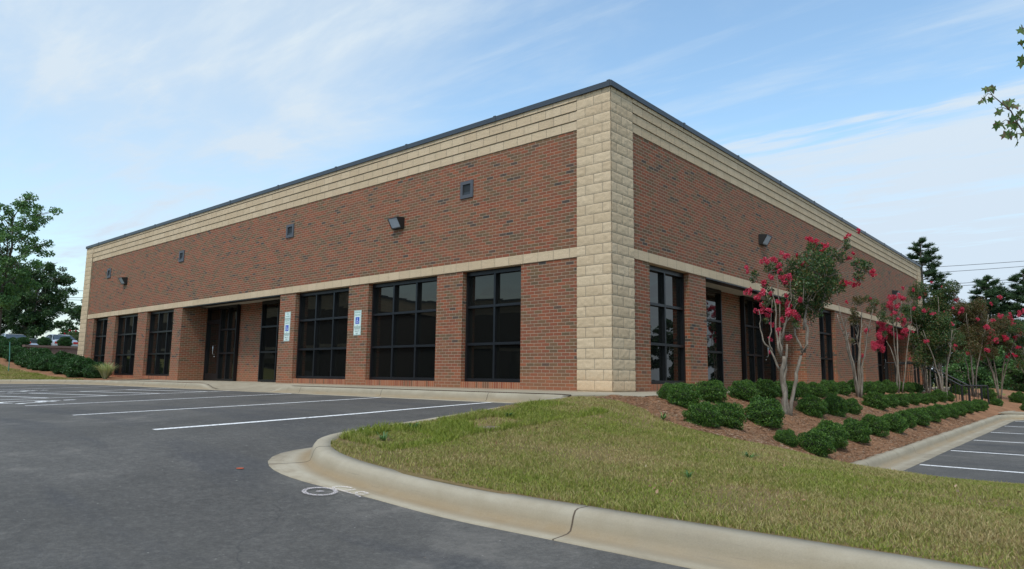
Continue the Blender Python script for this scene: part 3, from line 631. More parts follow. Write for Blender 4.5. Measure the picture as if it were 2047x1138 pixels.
mb = MB(); mb.box((-.80, WB-.80, -.3), (-.004, WB-.004, HB-.01)); mb.build('column_core', MT['block'], bld)
# rear walls and roof
mb = MB(); mb.box((-LB+.004, WB-.3, -.3), (-.8, WB-.01, HB-.02)); mb.box((-LB+.01, .8, -.3), (-LB+.3, WB-.3, HB-.02)); mb.build('rear_wall', MT['brick'], bld)
mb = MB(); mb.box((-LB+.32, .34, HB-.4), (-.34, WB-.32, HB-.3)); mb.build('roof', MT['vent'], bld)
# metal coping with standing joints
mb = MB(); o_ = .05; t0, t1 = HB-.012, HB+.100
mb.box((-LB-o_, -o_, t0), (o_, .36, t1)); mb.box((-.36, .36, t0+.001), (o_-.001, WB+o_, t1-.001)); mb.box((-LB-o_+.001, .36, t0+.001), (-LB+.36, WB+o_, t1-.001)); mb.box((-LB+.36, WB-.36, t0), (-.36, WB+o_-.002, t1-.002))
mb.build('coping', MT['cap'], bld)
for k in range(10): mb = MB(); x = -.02-k*3.05; mb.box((x-.035, -o_-.006, t0-.004), (x+.035, .3, t1+.016)); mb.build('coping_joint', MT['cap'], bld)
for k in range(1, 10): mb = MB(); y = k*3.05; mb.box((-.3, y-.035, t0-.004), (o_+.006, y+.035, t1+.016)); mb.build('coping_joint', MT['cap'], bld)
# recessed entrances
def entrance(sd, a0, a1, parts):
    wl_ = MB(); sf = MB(); D_ = 1.10
    for q in [(a0-.3, a0, BR+.30, D_+.3), (a1, a1+.3, BR+.30, D_+.3)]+[(b0, b1, D_, D_+.3) for k, b0, b1, x in parts if k == 'b']:
        wl_ = MB(); sd.box(wl_, q[0], q[1], q[2], q[3], -.3, 2.75); wl_.build('recess_wall', MT['brick'], bld)
    sd.box(sf, a0+.002, a1-.002, BR+.26, D_+.25, 2.70, 2.74); sf.build('soffit', MT['soffit'], bld)
    ln = MB(); sd.box(ln, a0+.001, a1-.001, BR-.012, BR+.258, 2.615, 2.641); sd.box(ln, a0+.001, a1-.001, BR+.24, BR+.259, 2.641, 2.80); ln.build('lintel', MT['frame'], bld)
    for k, b0, b1, x in parts:
        if k == 'g': window(sd, b0, b1, 2, -.005, 2.69, D_-BR-.13, x)
        if k == 'd':
            dm = MB(); t = .07; d0, d1 = D_-.13, D_-.03
            sd.box(dm, b0, b1, d0, d1, 2.60, 2.70); sd.box(dm, b0, b0+.05, d0, d1, 0, 2.60); sd.box(dm, b1-.05, b1, d0, d1, 0, 2.60); sd.box(dm, b0+.05, b1-.05, d0, d1, 2.13, 2.20)
            sd.box(dm, b0+.05, b0+.12, d0+.02, d1, 0, 2.13); sd.box(dm, b1-.12, b1-.05, d0+.02, d1, 0, 2.13); sd.box(dm, b0+.12, b1-.12, d0+.02, d1, 0, .25); sd.box(dm, b0+.12, b1-.12, d0+.02, d1, 2.06, 2.13)
            f = dm.build('door', MT['frame'], bld); gm = MB()
            for z0, z1 in ((.25, 2.06), (2.20, 2.60)):
                p = [sd.P(b0+.06, d1-.03, z0), sd.P(b1-.06, d1-.03, z0), sd.P(b1-.06, d1-.03, z1), sd.P(b0+.06, d1-.03, z1)]; gm.face(p if not sd.left else p[::-1])
            gm.build('pane', MT['glass'], f)
            h = MB(); hp = lambda d, z: sd.P(x, d, z); h.tube([hp(d0+.02, 1.25), hp(d0-.06, 1.25), hp(d0-.07, 1.22), hp(d0-.07, .98), hp(d0-.06, .95), hp(d0+.02, .95)], .011, 8)
            h.tube([sd.P(x+.02, d0+.021, .86), sd.P(x+.02, d0-.005, .86)], .022, 10); h.build('handle', MT['steel'], f, True)
    return
entrance(LS, 11.85, 18.5, [('b', 11.85, 12.5, 0), ('g', 12.5, 14.58, [12.5, 13.54, 14.58]), ('b', 14.58, 16.25, 0), ('g', 16.25, 17.45, [16.25, 16.88, 17.45]), ('d', 17.45, 18.5, 17.75)])
entrance(RS, 4.11, 10.95, [('b', 4.11, 4.9, 0), ('g', 4.9, 7.06, [4.9, 5.98, 7.06]), ('b', 7.06, 8.6, 0), ('g', 8.6, 9.9, [8.6, 9.25, 9.9]), ('d', 9.9, 10.95, 10.15)])
entrance(RS, 19.42, 25.6, [('d', 19.42, 20.45, 20.2), ('g', 20.45, 21.6, [20.45, 21.0, 21.6]), ('b', 21.6, 22.9, 0), ('g', 22.9, 24.1, [22.9, 23.5, 24.1]), ('d', 24.1, 25.2, 24.5), ('b', 25.2, 25.6, 0)])
# overflow scuppers
for s_ in (3.97, 11.49, 18.88, 26.04):
    mb = MB(); z = 4.565; r0, r1 = .205, .125; d0, d1 = BR-.03, BR+.004
    LS.box(mb, s_-r0, s_+r0, d0, d1, z+r1, z+r0); LS.box(mb, s_-r0, s_+r0, d0, d1, z-r0, z-r1); LS.box(mb, s_-r0, s_-r1, d0, d1, z-r1, z+r1); LS.box(mb, s_+r1, s_+r0, d0, d1, z-r1, z+r1)
    f = mb.build('scupper', MT['vent'], bld); f['label'] = 'square grey steel roof scupper set in the upper brick wall'
    mb = MB(); mb.face([(-s_-r1, BR-.02, z-r1), (-s_+r1, BR-.02, z-r1), (-s_+r1, BR-.006, z-.055), (-s_-r1, BR-.006, z-.055)]); mb.build('sloped_pan', MT['housing'], f)
    mb = MB(); mb.face([(-s_-r1, BR-.004, z-r1), (-s_+r1, BR-.004, z-r1), (-s_+r1, BR-.004, z+r1), (-s_-r1, BR-.004, z+r1)]); mb.build('throat', MT['ventshade'], f)  # flat near-black sheet: shade of the opening painted on, no hole cut
# wall lights
def wall_light(sd, a, z, label):
    base = sd.P(a, BR, z); t = empty('wall_light', base, label, 'wall light', 'wall lights high on the brick')
    def prism(prof, hw, mm, nm, taper=1.0):
        mb = MB(); n = len(prof); A = [sd.P(-hw if sd.left else -hw, -d, z_) for d, z_ in prof]; B = [sd.P(hw, -d, z_) for d, z_ in prof]
        mb.face(A if not sd.left else A[::-1]); mb.face(B[::-1] if not sd.left else B)
        for i in range(n): j = (i+1) % n; q = [A[i], B[i], B[j], A[j]]; mb.face(q)
        return mb.build(nm, mm, t)
    prism([(0, .13), (.03, .15), (.24, .12), (.25, .10), (.10, .09), (.10, -.13), (.02, -.14), (0, -.12)], .19, MT['housing'], 'housing')
    for sgn in (-1, 1):
        mb = MB(); A = [sd.P(sgn*.19, -d, z_) for d, z_ in [(.10, .09), (.245, .10), (.12, -.10), (.10, -.13)]]; B = [sd.P(sgn*.165, -d, z_) for d, z_ in [(.10, .09), (.245, .10), (.12, -.10), (.10, -.13)]]
        mb.face(A); mb.face(B)
        for i in range(4): j = (i+1) % 4; mb.face([A[i], B[i], B[j], A[j]])
        mb.build('side_cheek', MT['housing'], t)
    prism([(.10, .088), (.235, .095), (.115, -.10), (.10, -.11)], .163, MT['lens'], 'lens')
wall_light(LS, 6.37, 4.08, 'bronze wall light above the second and third windows of the left facade'); wall_light(LS, 24.09, 4.06, 'bronze wall light near the far left end of the left facade')
wall_light(RS, 7.65, 4.08, 'bronze wall light above the nearer entrance of the right facade'); wall_light(RS, 22.66, 4.05, 'bronze wall light at the far end of the right facade, above the pink blossom')

# ------------------------------------------------------------------ parking signs
def text_part(parent, s, size, x, y, z, m, yscale=1.):
    cu = bpy.data.curves.new('lettering', 'FONT'); cu.body = s; cu.size = size; cu.align_x = 'CENTER'; cu.align_y = 'CENTER'; cu.extrude = .0008
    tmp = bpy.data.objects.new('tmp', cu); COL.objects.link(tmp); dg = bpy.context.evaluated_depsgraph_get(); me = bpy.data.meshes.new_from_object(tmp.evaluated_get(dg)); bpy.data.objects.remove(tmp)
    me.name = 'lettering'; me.materials.clear(); me.materials.append(m); me.transform(Matrix.Translation((x, y, z)) @ Matrix.Rotation(PI/2, 4, 'X') @ Matrix.Diagonal((.92, yscale, 1, 1)))
    o = bpy.data.objects.new('lettering', me); COL.objects.link(o); o.parent = parent; return o
def plate(t, z0, z1, hw, name='plate'):
    mb = MB(); mb.box((-hw, -.006, z0), (hw, 0, z1)); p = mb.build(name, MT['signw'], t)
    mb = MB(); b = .006; g = .010
    for q in [(-hw+g, -hw+g+b, z0+g, z1-g), (hw-g-b, hw-g, z0+g, z1-g), (-hw+g+b, hw-g-b, z0+g, z0+g+b), (-hw+g+b, hw-g-b, z1-g-b, z1-g)]: mb.box((q[0], -.0075, q[2]), (q[1], -.0055, q[3]))
    mb.build('border', MT['signg'], p); return p
def handicap(t, zc, s):
    mb = MB(); mb.box((-s, -.0085, zc-s*1.08), (s, -.0058, zc+s*1.08)); p = mb.build('symbol_panel', MT['signb'], t); mb = MB()
    def st(pts, wd):
        P = np.array(pts)*s*1.0; T = np.gradient(P, axis=0); T /= np.linalg.norm(T, axis=1)[:, None]+1e-9; N = np.stack([-T[:, 1], T[:, 0]], 1)*wd*s/2
        for i in range(len(P)-1): q = [P[i]-N[i], P[i+1]-N[i+1], P[i+1]+N[i+1], P[i]+N[i]]; mb.face([(a[0], -.0095, zc+a[1]) for a in q])
    st([(math.cos(a)*.42-.08, math.sin(a)*.42-.30) for a in np.linspace(1.9, 6.0, 16)], .13); st([(-.12, .45), (-.06, -.08), (.34, -.08), (.52, -.6), (.68, -.56)], .15); st([(-.08, .16), (.28, .16)], .12)
    st([(math.cos(a)*.07-.12, math.sin(a)*.07+.68) for a in np.linspace(0, 2*PI, 10)], .15); mb.build('wheelchair_mark', MT['white'], p)
def psign(s_, zt, three, label):
    t = empty('parking_sign', (-s_, BR-.001, 0), label, 'sign', 'reserved parking signs on the brick piers'); hw = .152; z = zt
    if three:
        p = plate(t, z-.20, z, hw); text_part(p, 'VAN', .07, 0, -.0062, z-.065, MT['signg']); text_part(p, 'ACCESSIBLE', .045, 0, -.0062, z-.135, MT['signg']); z -= .21
    p = plate(t, z-.44, z, hw); text_part(p, 'RESERVED', .058, 0, -.0062, z-.055, MT['signg']); text_part(p, 'PARKING', .062, 0, -.0062, z-.125, MT['signg']); handicap(p, z-.27, .082); text_part(p, '\u2194', .05, 0, -.0062, z-.40, MT['signg'])
    z -= .45; p = plate(t, z-.21, z, hw); text_part(p, 'MAXIMUM', .050, 0, -.0062, z-.045, MT['signk']); text_part(p, 'PENALTY', .052, 0, -.0062, z-.105, MT['signk']); text_part(p, '$250', .055, 0, -.0062, z-.165, MT['signk'])
psign(11.38, 2.09, True, 'white and green parking sign with three plates beside the recessed entrance'); psign(7.96, 1.955, False, 'white and green parking sign with two plates, between the second and third windows')

# ------------------------------------------------------------------ vegetation helpers
def quads(C, A, B, L, Wd):
    """leaf quads: centres C, length dir A, width dir B"""
    a = A*L[:, None]/2; b = B*Wd[:, None]/2; V = np.stack([C-a, C+b-a*.1, C+a, C-b-a*.1], 1).reshape(-1, 3); F = np.arange(len(C)*4).reshape(-1, 4); return V, F
def unit(n, r): v = r.standard_normal((n, 3)); return v/np.linalg.norm(v, axis=1)[:, None]
def leaves(C, N, L, Wd, r, droop=0.):
    n = len(C); A = unit(n, r)*.9+N*.5; A[:, 2] -= droop; A /= np.linalg.norm(A, axis=1)[:, None]; B = np.cross(A, unit(n, r)); B /= np.linalg.norm(B, axis=1)[:, None]+1e-9
    return quads(C, A, B, L*r.uniform(.7, 1.25, n), Wd*r.uniform(.7, 1.25, n))
def blob(c, rad, n, r, shell=.55):
    """points in an ellipsoid, denser to its outside, with outward normals"""
    u = unit(n, r); k = r.uniform(shell**3, 1, n)**(1/3.); rad = np.array(rad); ph = r.uniform(0, 6, 6)
    lump = 1+.16*np.sin(u[:, 0]*5+ph[0])*np.sin(u[:, 1]*5+ph[1])+.13*np.sin(u[:, 2]*7+ph[2]+u[:, 0]*4)
    return np.array(c)+u*rad*(k*lump)[:, None], u
def jw(M_, o): return M_
# shrubs: three meshes, copied
def shrub_mesh(seed, rx, rz, n, ls, m, name='foliage'):
    r = np.random.default_rng(seed); u = unit(n, r); u[:, 2] = np.where(u[:, 2] < -.8, -u[:, 2], u[:, 2]); ph = r.uniform(0, 6.28, 8)
    lump = 1+.11*np.sin(u[:, 0]*5+ph[0])*np.sin(u[:, 1]*5+ph[1])+.09*np.sin(u[:, 2]*9+ph[2]+u[:, 0]*5)+.05*np.sin(u[:, 1]*13+ph[3])*np.sin(u[:, 0]*12+ph[4])+.04*np.sin(u[:, 0]*23+ph[5])*np.sin(u[:, 2]*21+ph[6])
    k = 1-.24*r.uniform(0, 1, n)**2.0; k = np.where(r.uniform(0, 1, n) > .985, k+r.uniform(.04, .16, n), k); P = u*np.array([rx, rx*.94, rz])*(k*lump)[:, None]; P[:, 2] += rz*.88; P[:, 2] = np.maximum(P[:, 2], .015)
    N = u*np.array([1, 1, 1.5]); V, F = leaves(P, N*1.1+np.array([0, 0, .5]), ls, ls*.42, r); return V, F, lump
SH = []
def make_shrub_kind(seed, rx, rz, n, ls, m, core=True):
    V, F, _ = shrub_mesh(seed, rx, rz, n, ls, m); fo = mesh_np('foliage', V, F, m)
    mb = MB(); k = 8
    r = random.Random(seed)
    for i in range(7):
        a = r.uniform(0, 6.28); mb.tube([(0.03*math.cos(a), .03*math.sin(a), -.08), (.10*math.cos(a), .10*math.sin(a), rz*.5), (rx*.55*math.cos(a), rx*.55*math.sin(a), rz*1.1)], [.014, .010, .005], 5)
    # dense inner twig mass
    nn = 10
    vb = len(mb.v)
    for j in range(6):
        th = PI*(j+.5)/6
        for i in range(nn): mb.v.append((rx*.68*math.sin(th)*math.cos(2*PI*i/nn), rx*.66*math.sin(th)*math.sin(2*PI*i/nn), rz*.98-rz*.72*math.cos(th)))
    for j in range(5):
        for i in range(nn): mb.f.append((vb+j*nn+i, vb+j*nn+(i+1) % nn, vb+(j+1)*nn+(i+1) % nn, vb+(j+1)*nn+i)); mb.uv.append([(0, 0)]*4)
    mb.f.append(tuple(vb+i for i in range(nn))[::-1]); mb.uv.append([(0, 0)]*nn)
    tw = mb.build('twigs', MT['shrubcore']); return (fo, tw)
def first_or_copy(kind, used, name, loc, rz, sc, label, cat, group):
    t = empty(name, loc, label, cat, group, rz); t.scale = sc
    for ch in kind:
        if id(kind[0]) in used: c = ch.copy(); COL.objects.link(c)
        else: c = ch
        c.parent = t
    used.add(id(kind[0])); return t
kinds = [make_shrub_kind(s, .285, .245, 11000, .028, MT['shrub']) for s in (11, 12, 13, 14, 15)]
used = set(); ordn = ['first', 'second', 'third', 'fourth', 'fifth', 'sixth', 'seventh', 'eighth', 'ninth', 'tenth', 'eleventh', 'twelfth', 'thirteenth', 'fourteenth', 'fifteenth', 'sixteenth', 'seventeenth', 'eighteenth', 'nineteenth', 'twentieth']
def row(pts, rowname, group, zf=LR, s0=.86, kd=kinds):
    for i, p in enumerate(pts):
        x, y = p[:2]; s = s0*(p[2] if len(p) > 2 else rnd.uniform(.88, 1.08)); z = float(zf(x, y))-.05
        first_or_copy(kd[rnd.randrange(len(kd))], used, 'shrub', (x, y, z), rnd.uniform(0, 6.28), (s*rnd.uniform(.96, 1.06), s*rnd.uniform(.94, 1.08), s*rnd.uniform(.88, 1.02)), '%s rounded shrub %s' % (ordn[i], rowname), 'shrub', group)
R1 = [(1.78, -1.1, .82), (2.12, -1.3, 1.0), (1.88, .15, 1.08), (1.88, 1.5), (1.86, 2.65), (1.90, 3.65), (1.88, 4.6), (1.84, 5.7), (1.80, 6.8), (1.78, 7.9), (1.78, 9.2), (1.78, 10.4), (1.76, 11.6), (1.76, 12.8), (1.75, 14.2), (1.75, 15.5), (1.75, 16.7)]
R2 = [(2.90, -2.30, .95), (2.95, -1.62, 1.0), (2.88, -.10, 1.22), (2.76, 2.55, 1.1), (2.84, 3.65), (2.83, 4.75), (2.74, 7.2), (2.72, 8.5), (2.72, 9.7), (2.7, 11.2), (2.7, 12.5), (2.7, 13.8), (2.7, 15.2), (2.7, 16.6)]
R3 = [(3.52, -.98, .68), (3.80, -.60, 1.0), (3.66, .52, 1.05), (3.72, 1.72, 1.05), (3.68, 3.1, 1.0), (3.72, 4.3, 1.05), (3.66, 5.6), (3.66, 6.8), (3.66, 8.2), (3.64, 9.5), (3.64, 10.8), (3.64, 12.1), (3.64, 13.4), (3.66, 14.7), (3.66, 16.0), (3.62, 17.0, .85)]
row(R1, 'in the upper row along the right facade, counting from the corner', 'shrubs of the upper row'); row(R2, 'in the middle row of the bank, counting from the corner', 'shrubs of the middle row'); row(R3, 'in the lowest row above the lower kerb, counting from the lawn', 'shrubs of the lowest row')
R4 = [(3.7+.9*i, 19.9+.35*i) for i in range(9)]; row(R4, 'in the row beyond the stair landing, counting from the railing', 'shrubs beyond the stairs')
R5 = [(2.2+.9*i, 22.3+.9*i, 1.2) for i in range(7)]; row(R5, 'under the distant myrtles, counting from the building', 'shrubs under the distant myrtles')
kinds2 = [make_shrub_kind(s, .42, .30, 8000, .050, MT['shrub2']) for s in (21, 22)]
def lrow(pts, nm, group, z0=None):
    for i, (x, y, s) in enumerate(pts):
        z = (float(LL(x, y)) if z0 is None else z0)-.05
        first_or_copy(kinds2[i % 2], used, 'shrub', (x, y, z), rnd.uniform(0, 6.28), (s, s, s*rnd.uniform(.95, 1.25)), '%s bushy dark shrub %s' % (ordn[i], nm), 'shrub', group)
lrow([(-23.9-1.12*i+rnd.uniform(-.15, .15), -.80+rnd.uniform(-.2, .1), 1.15+.30*(i % 3 == 1)+rnd.uniform(-.1, .15)) for i in range(13)], 'of the row climbing the left slope, counting from the building', 'shrubs climbing the left slope')
lrow([(-39.6, -.7, .9), (-39.5, .45, .80), (-39.6, 1.5, .82), (-39.5, 2.5, .88), (-39.6, 4.2, 1.1)], 'on top of the retaining wall, counting from the left', 'shrubs on the retaining wall', 1.72)


# ---- straw and bark bits over the mulch
def scatter_straw(name, n, x0, x1, y0, y1, cond, zf, ln=(.03, .10), lift=.012):
    X = rng.uniform(x0, x1, n); Y = rng.uniform(y0, y1, n); k = cond(X, Y); X = X[k]; Y = Y[k]; n = len(X); Z = zf(X, Y)+rng.uniform(.002, lift, n)
    a = rng.uniform(0, 2*PI, n); A = np.stack([np.cos(a), np.sin(a), rng.uniform(-.25, .25, n)], 1); B = np.stack([-np.sin(a), np.cos(a), rng.uniform(-.3, .3, n)], 1)
    L = rng.uniform(*ln, n); V, F = quads(np.stack([X, Y, Z], 1), A, B, L, rng.uniform(.004, .012, n)); return tag(mesh_np(name, V, F, MT['straw']), kind='stuff')
scatter_straw('mulch_straw', 90000, 1.0, 4.3, -3.1, 12, lambda x, y: inpoly(x, y, isl_poly) & inpoly(x, y, mul_poly), lambda x, y: LR(x, y)+rough_(x, y))
# ---- grass
def cdist(x, y): return np.hypot(x-CAM[0], y-CAM[1])
def grass(name, n, cond, zf, x0, x1, y0, y1, hgt=(.012, .034), wd=(.0016, .0034), tone=0., dens=None):
    X = rng.uniform(x0, x1, n); Y = rng.uniform(y0, y1, n); k = cond(X, Y)
    if dens is not None: k &= rng.uniform(0, 1, n) < dens(X, Y)
    X = X[k]; Y = Y[k]; n = len(X); Z = zf(X, Y)-.006
    pat = np.sin(X*1.3+Y*.7+1)*np.sin(Y*1.7-X*.5)+.7*np.sin(X*3.1-Y*2.3)*np.sin(Y*4.1+X*1.7+2)+.5*np.sin(X*8.3+Y*5.1)*np.sin(Y*7.9-X*6.1)
    fine = rng.standard_normal(n); dry = 1/(1+np.exp(-(pat*1.1+fine*1.2+tone)))
    h = rng.uniform(*hgt, n)*(1+.35*np.sin(X*2.2)*np.sin(Y*2.7)+.25*(rng.uniform(0, 1, n) > .96)*2); wv = rng.uniform(*wd, n)*(1+.06*np.clip(cdist(X, Y)-3, 0, 9))
    a = rng.uniform(0, 2*PI, n); lean = rng.uniform(.15, 1.1, n); la = rng.uniform(0, 2*PI, n)
    bx = np.cos(a)*wv; by = np.sin(a)*wv; tx = np.cos(la)*lean*h; ty = np.sin(la)*lean*h
    p0 = np.stack([X-bx, Y-by, Z], 1); p1 = np.stack([X+bx, Y+by, Z], 1); m0 = np.stack([X+tx*.35+bx*.8, Y+ty*.35+by*.8, Z+h*.6], 1); m1 = np.stack([X+tx*.35-bx*.8, Y+ty*.35-by*.8, Z+h*.6], 1); tp = np.stack([X+tx, Y+ty, Z+h], 1)
    V = np.stack([p0, p1, m0, m1, tp], 1).reshape(-1, 3); b = np.arange(n)[:, None]*5
    F = np.concatenate([b+np.array([[0, 1, 2]]), b+np.array([[0, 2, 3]]), b+np.array([[3, 2, 4]])], 0)
    green = np.array([.125, .185, .022]); green2 = np.array([.25, .285, .038]); tan = np.array([.44, .355, .185]); brn = np.array([.33, .215, .10])
    g = green+(green2-green)*rng.uniform(0, 1, n)[:, None]; t_ = tan+(brn-tan)*rng.uniform(0, 1, n)[:, None]; c = g+(t_-g)*dry[:, None]
    c = np.repeat(np.concatenate([c, np.ones((n, 1))], 1), 5, 0)
    return tag(mesh_np(name, V, F, MT['grass'], colors=c), kind='stuff')
lawn_in = [tuple(p) for p in off(ISL, -.015)]
bare = lambda x, y: ((x-1.35)/.35)**2+((y+6.75)/.28)**2 < 1
on_lid = lambda x, y: (np.abs(x-1.72) < .17) & (np.abs(y+5.32) < .15)
def lawn_cond(x, y): return inpoly(x, y, lawn_in+[(24, -.88), (5.2, -.88), (4.4, -.8)]+mul_edge[::-1]) & ~on_lid(x, y)
thin = lambda x, y: np.clip(.5+.9*(np.sin(x*1.9+y*.8)*np.sin(y*2.3-x*.7+1)+.6*np.sin(x*4.7-y*3.1)*np.sin(y*5.3+x*2.9)+.55), .30, 1)
dn = lambda x, y: np.clip(1.15-.06*cdist(x, y), .25, 1)*np.where(bare(x, y), .12, 1)*thin(x, y)
grass('grass', 700000, lawn_cond, LR, .6, 9.6, -7.4, -.8, dens=dn, tone=-.2)
grass('grass', 90000, lambda x, y: lawn_cond(x, y) & (x > 9.4), LR, 9.4, 16, -7.4, -.8, dens=dn)
grass('grass', 60000, lambda x, y: inpoly(x, y, lp) & ~mulL(x, y), LL, -40, -22, -6, -1.2, hgt=(.03, .06), wd=(.004, .009), tone=-.3)
nl = 90; X = rng.uniform(1.2, 9.5, nl); Y = rng.uniform(-7.3, -1.2, nl); k = lawn_cond(X, Y); X = X[k]; Y = Y[k]
V, F = leaves(np.stack([X, Y, LR(X, Y)+.035], 1), np.tile([0, 0, 1.], (len(X), 1)), .035, .02, rng); tag(mesh_np('fallen_leaves', V, F, MT['straw']), kind='stuff')
# longer fringe of greener grass on the far side of the island and a few weeds
grass('grass', 26000, lambda x, y: lawn_cond(x, y) & (np.sin(x*5)*np.sin(y*4.3+1) > -.2), LR, .95, 2.0, -6.9, -3.2, hgt=(.03, .07), wd=(.0018, .0035), tone=-2.2)
def weed(x, y, n, L, lab, mm='shrub2', up=.8):
    r = np.random.default_rng(int(x*100+y*37) % 9999); z = float(LR(x, y)); mb = MB()
    for i in range(n):
        a = r.uniform(0, 6.28); l = L*r.uniform(.6, 1.1); e = r.uniform(.35, 1)*up; w_ = .006
        P = [np.array([x, y, z-.01]), np.array([x+math.cos(a)*l*.4, y+math.sin(a)*l*.4, z+l*e*.6]), np.array([x+math.cos(a)*l, y+math.sin(a)*l, z+l*e*.65])]
        s = np.array([-math.sin(a), math.cos(a), 0])*w_
        mb.face([P[0]-s, P[0]+s, P[1]+s, P[1]-s]); mb.face([P[1]-s, P[1]+s, P[2]])
    o = mb.build('weed', MT[mm]); relocate([o], (x, y, z)); o.location = (x, y, z); tag(o, lab, 'weed')
weed(1.55, -6.62, 22, .17, 'broad-bladed weed by the kerb nose', 'maple'); weed(1.28, -6.0, 26, .16, 'tall green weed tuft behind the kerb, left of the lid', 'maple'); weed(1.45, -4.6, 26, .14, 'grassy weed clump near the far kerb of the island', 'maple')
weed(2.55, -2.75, 20, .20, 'sprawling weed at the edge of the mulch below the corner shrub', 'maple'); weed(4.3, -4.2, 18, .16, 'crabgrass tuft in the middle of the lawn', 'maple', .5); weed(4.5, -5.9, 14, .09, 'small upright green tuft near the front kerb', 'maple', 1.1)
mb = MB(); mb.box((-.17, -.15, -.05), (.17, .15, .0)); o = mb.build('valve_lid', MT['lid'], bevel=.008); o.location = (1.72, -5.32, float(LR(1.72, -5.32))+.006); o.rotation_euler = (.03, -.02, .3); tag(o, 'rusty brown utility lid set flush in the grass island', 'lid')

# ---- crape myrtles
RV = r_.copy(); FV = np.array([fw[0], fw[1], 0]); FV /= np.linalg.norm(FV)      # a frame only used to turn plan directions
def myrtle(base, label, stems, leafb, flowb, lm='crape', fm='pink', leafn=1.0, ls=.05, seed=1, group='crape myrtles on the bank', cat='tree'):
    """stems: list of polylines [(right, depth, up)...] with radii; leafb: (r, d, u, radius); flowb the same"""
    r = np.random.default_rng(seed); x, y = base[:2]; z = float(LR(x, y)) if len(base) < 3 else base[2]; b0 = np.array([x, y, z])
    loc = lambda q: RV*q[0]+FV*q[1]+np.array([0, 0, q[2]])
    t = empty('crape_myrtle', tuple(b0), label, cat, group); mb = MB()
    for pts, ra in stems:
        P = [loc(q) for q in pts]; R = np.linspace(ra[0], ra[1], len(P))
        Q = []; QR = []
        for i in range(len(P)-1):
            for k in range(3): f = k/3; Q.append(P[i]*(1-f)+P[i+1]*f+r.standard_normal(3)*.012*(1 if i+k else 0)); QR.append(R[i]*(1-f)+R[i+1]*f)
        Q.append(P[-1]); QR.append(R[-1]); mb.tube(Q, QR, 7)
    for (a, d, u, rad) in leafb:     # twigs through each clump
        c = loc((a, d, u))
        for k in range(5):
            e = c+r.standard_normal(3)*rad*.55; s = c-np.array([0, 0, rad*.9])+r.standard_normal(3)*rad*.25; mb.tube([s, (s+e)/2+r.standard_normal(3)*.03, e], [.009, .006, .003], 4, False)
    mb.build('trunk', MT['bark'], t, True)
    Vs = []; Fs = []; off_ = 0
    for (a, d, u, rad) in leafb:
        n = max(50, int(1500*leafn*(rad/.35)**2.0)); C, N = blob(loc((a, d, u)), (rad, rad, rad*.95), n, r, .15); V, F = leaves(C, N, ls, ls*.48, r, .1); Vs.append(V); Fs.append(F+off_); off_ += len(V)
    if Vs: mesh_np('foliage', np.concatenate(Vs), np.concatenate(Fs), MT[lm], t)
    Vs = []; Fs = []; off_ = 0
    for (a, d, u, rad) in flowb:
        rad = rad*.84
        n = max(60, int(420*(rad/.09)**2)); C0 = loc((a, d, u))
        for k in range(4):      # a panicle: several ruffled lumps stacked towards the tip
            c = C0+r.standard_normal(3)*rad*.45; C, N = blob(c, (rad*.6, rad*.6, rad*.7), n//4, r, .5); V, F = leaves(C, N, .026, .022, r); Vs.append(V); Fs.append(F+off_); off_ += len(V)
    if Vs: mesh_np('blossom', np.concatenate(Vs), np.concatenate(Fs), MT[fm], t)
    return t
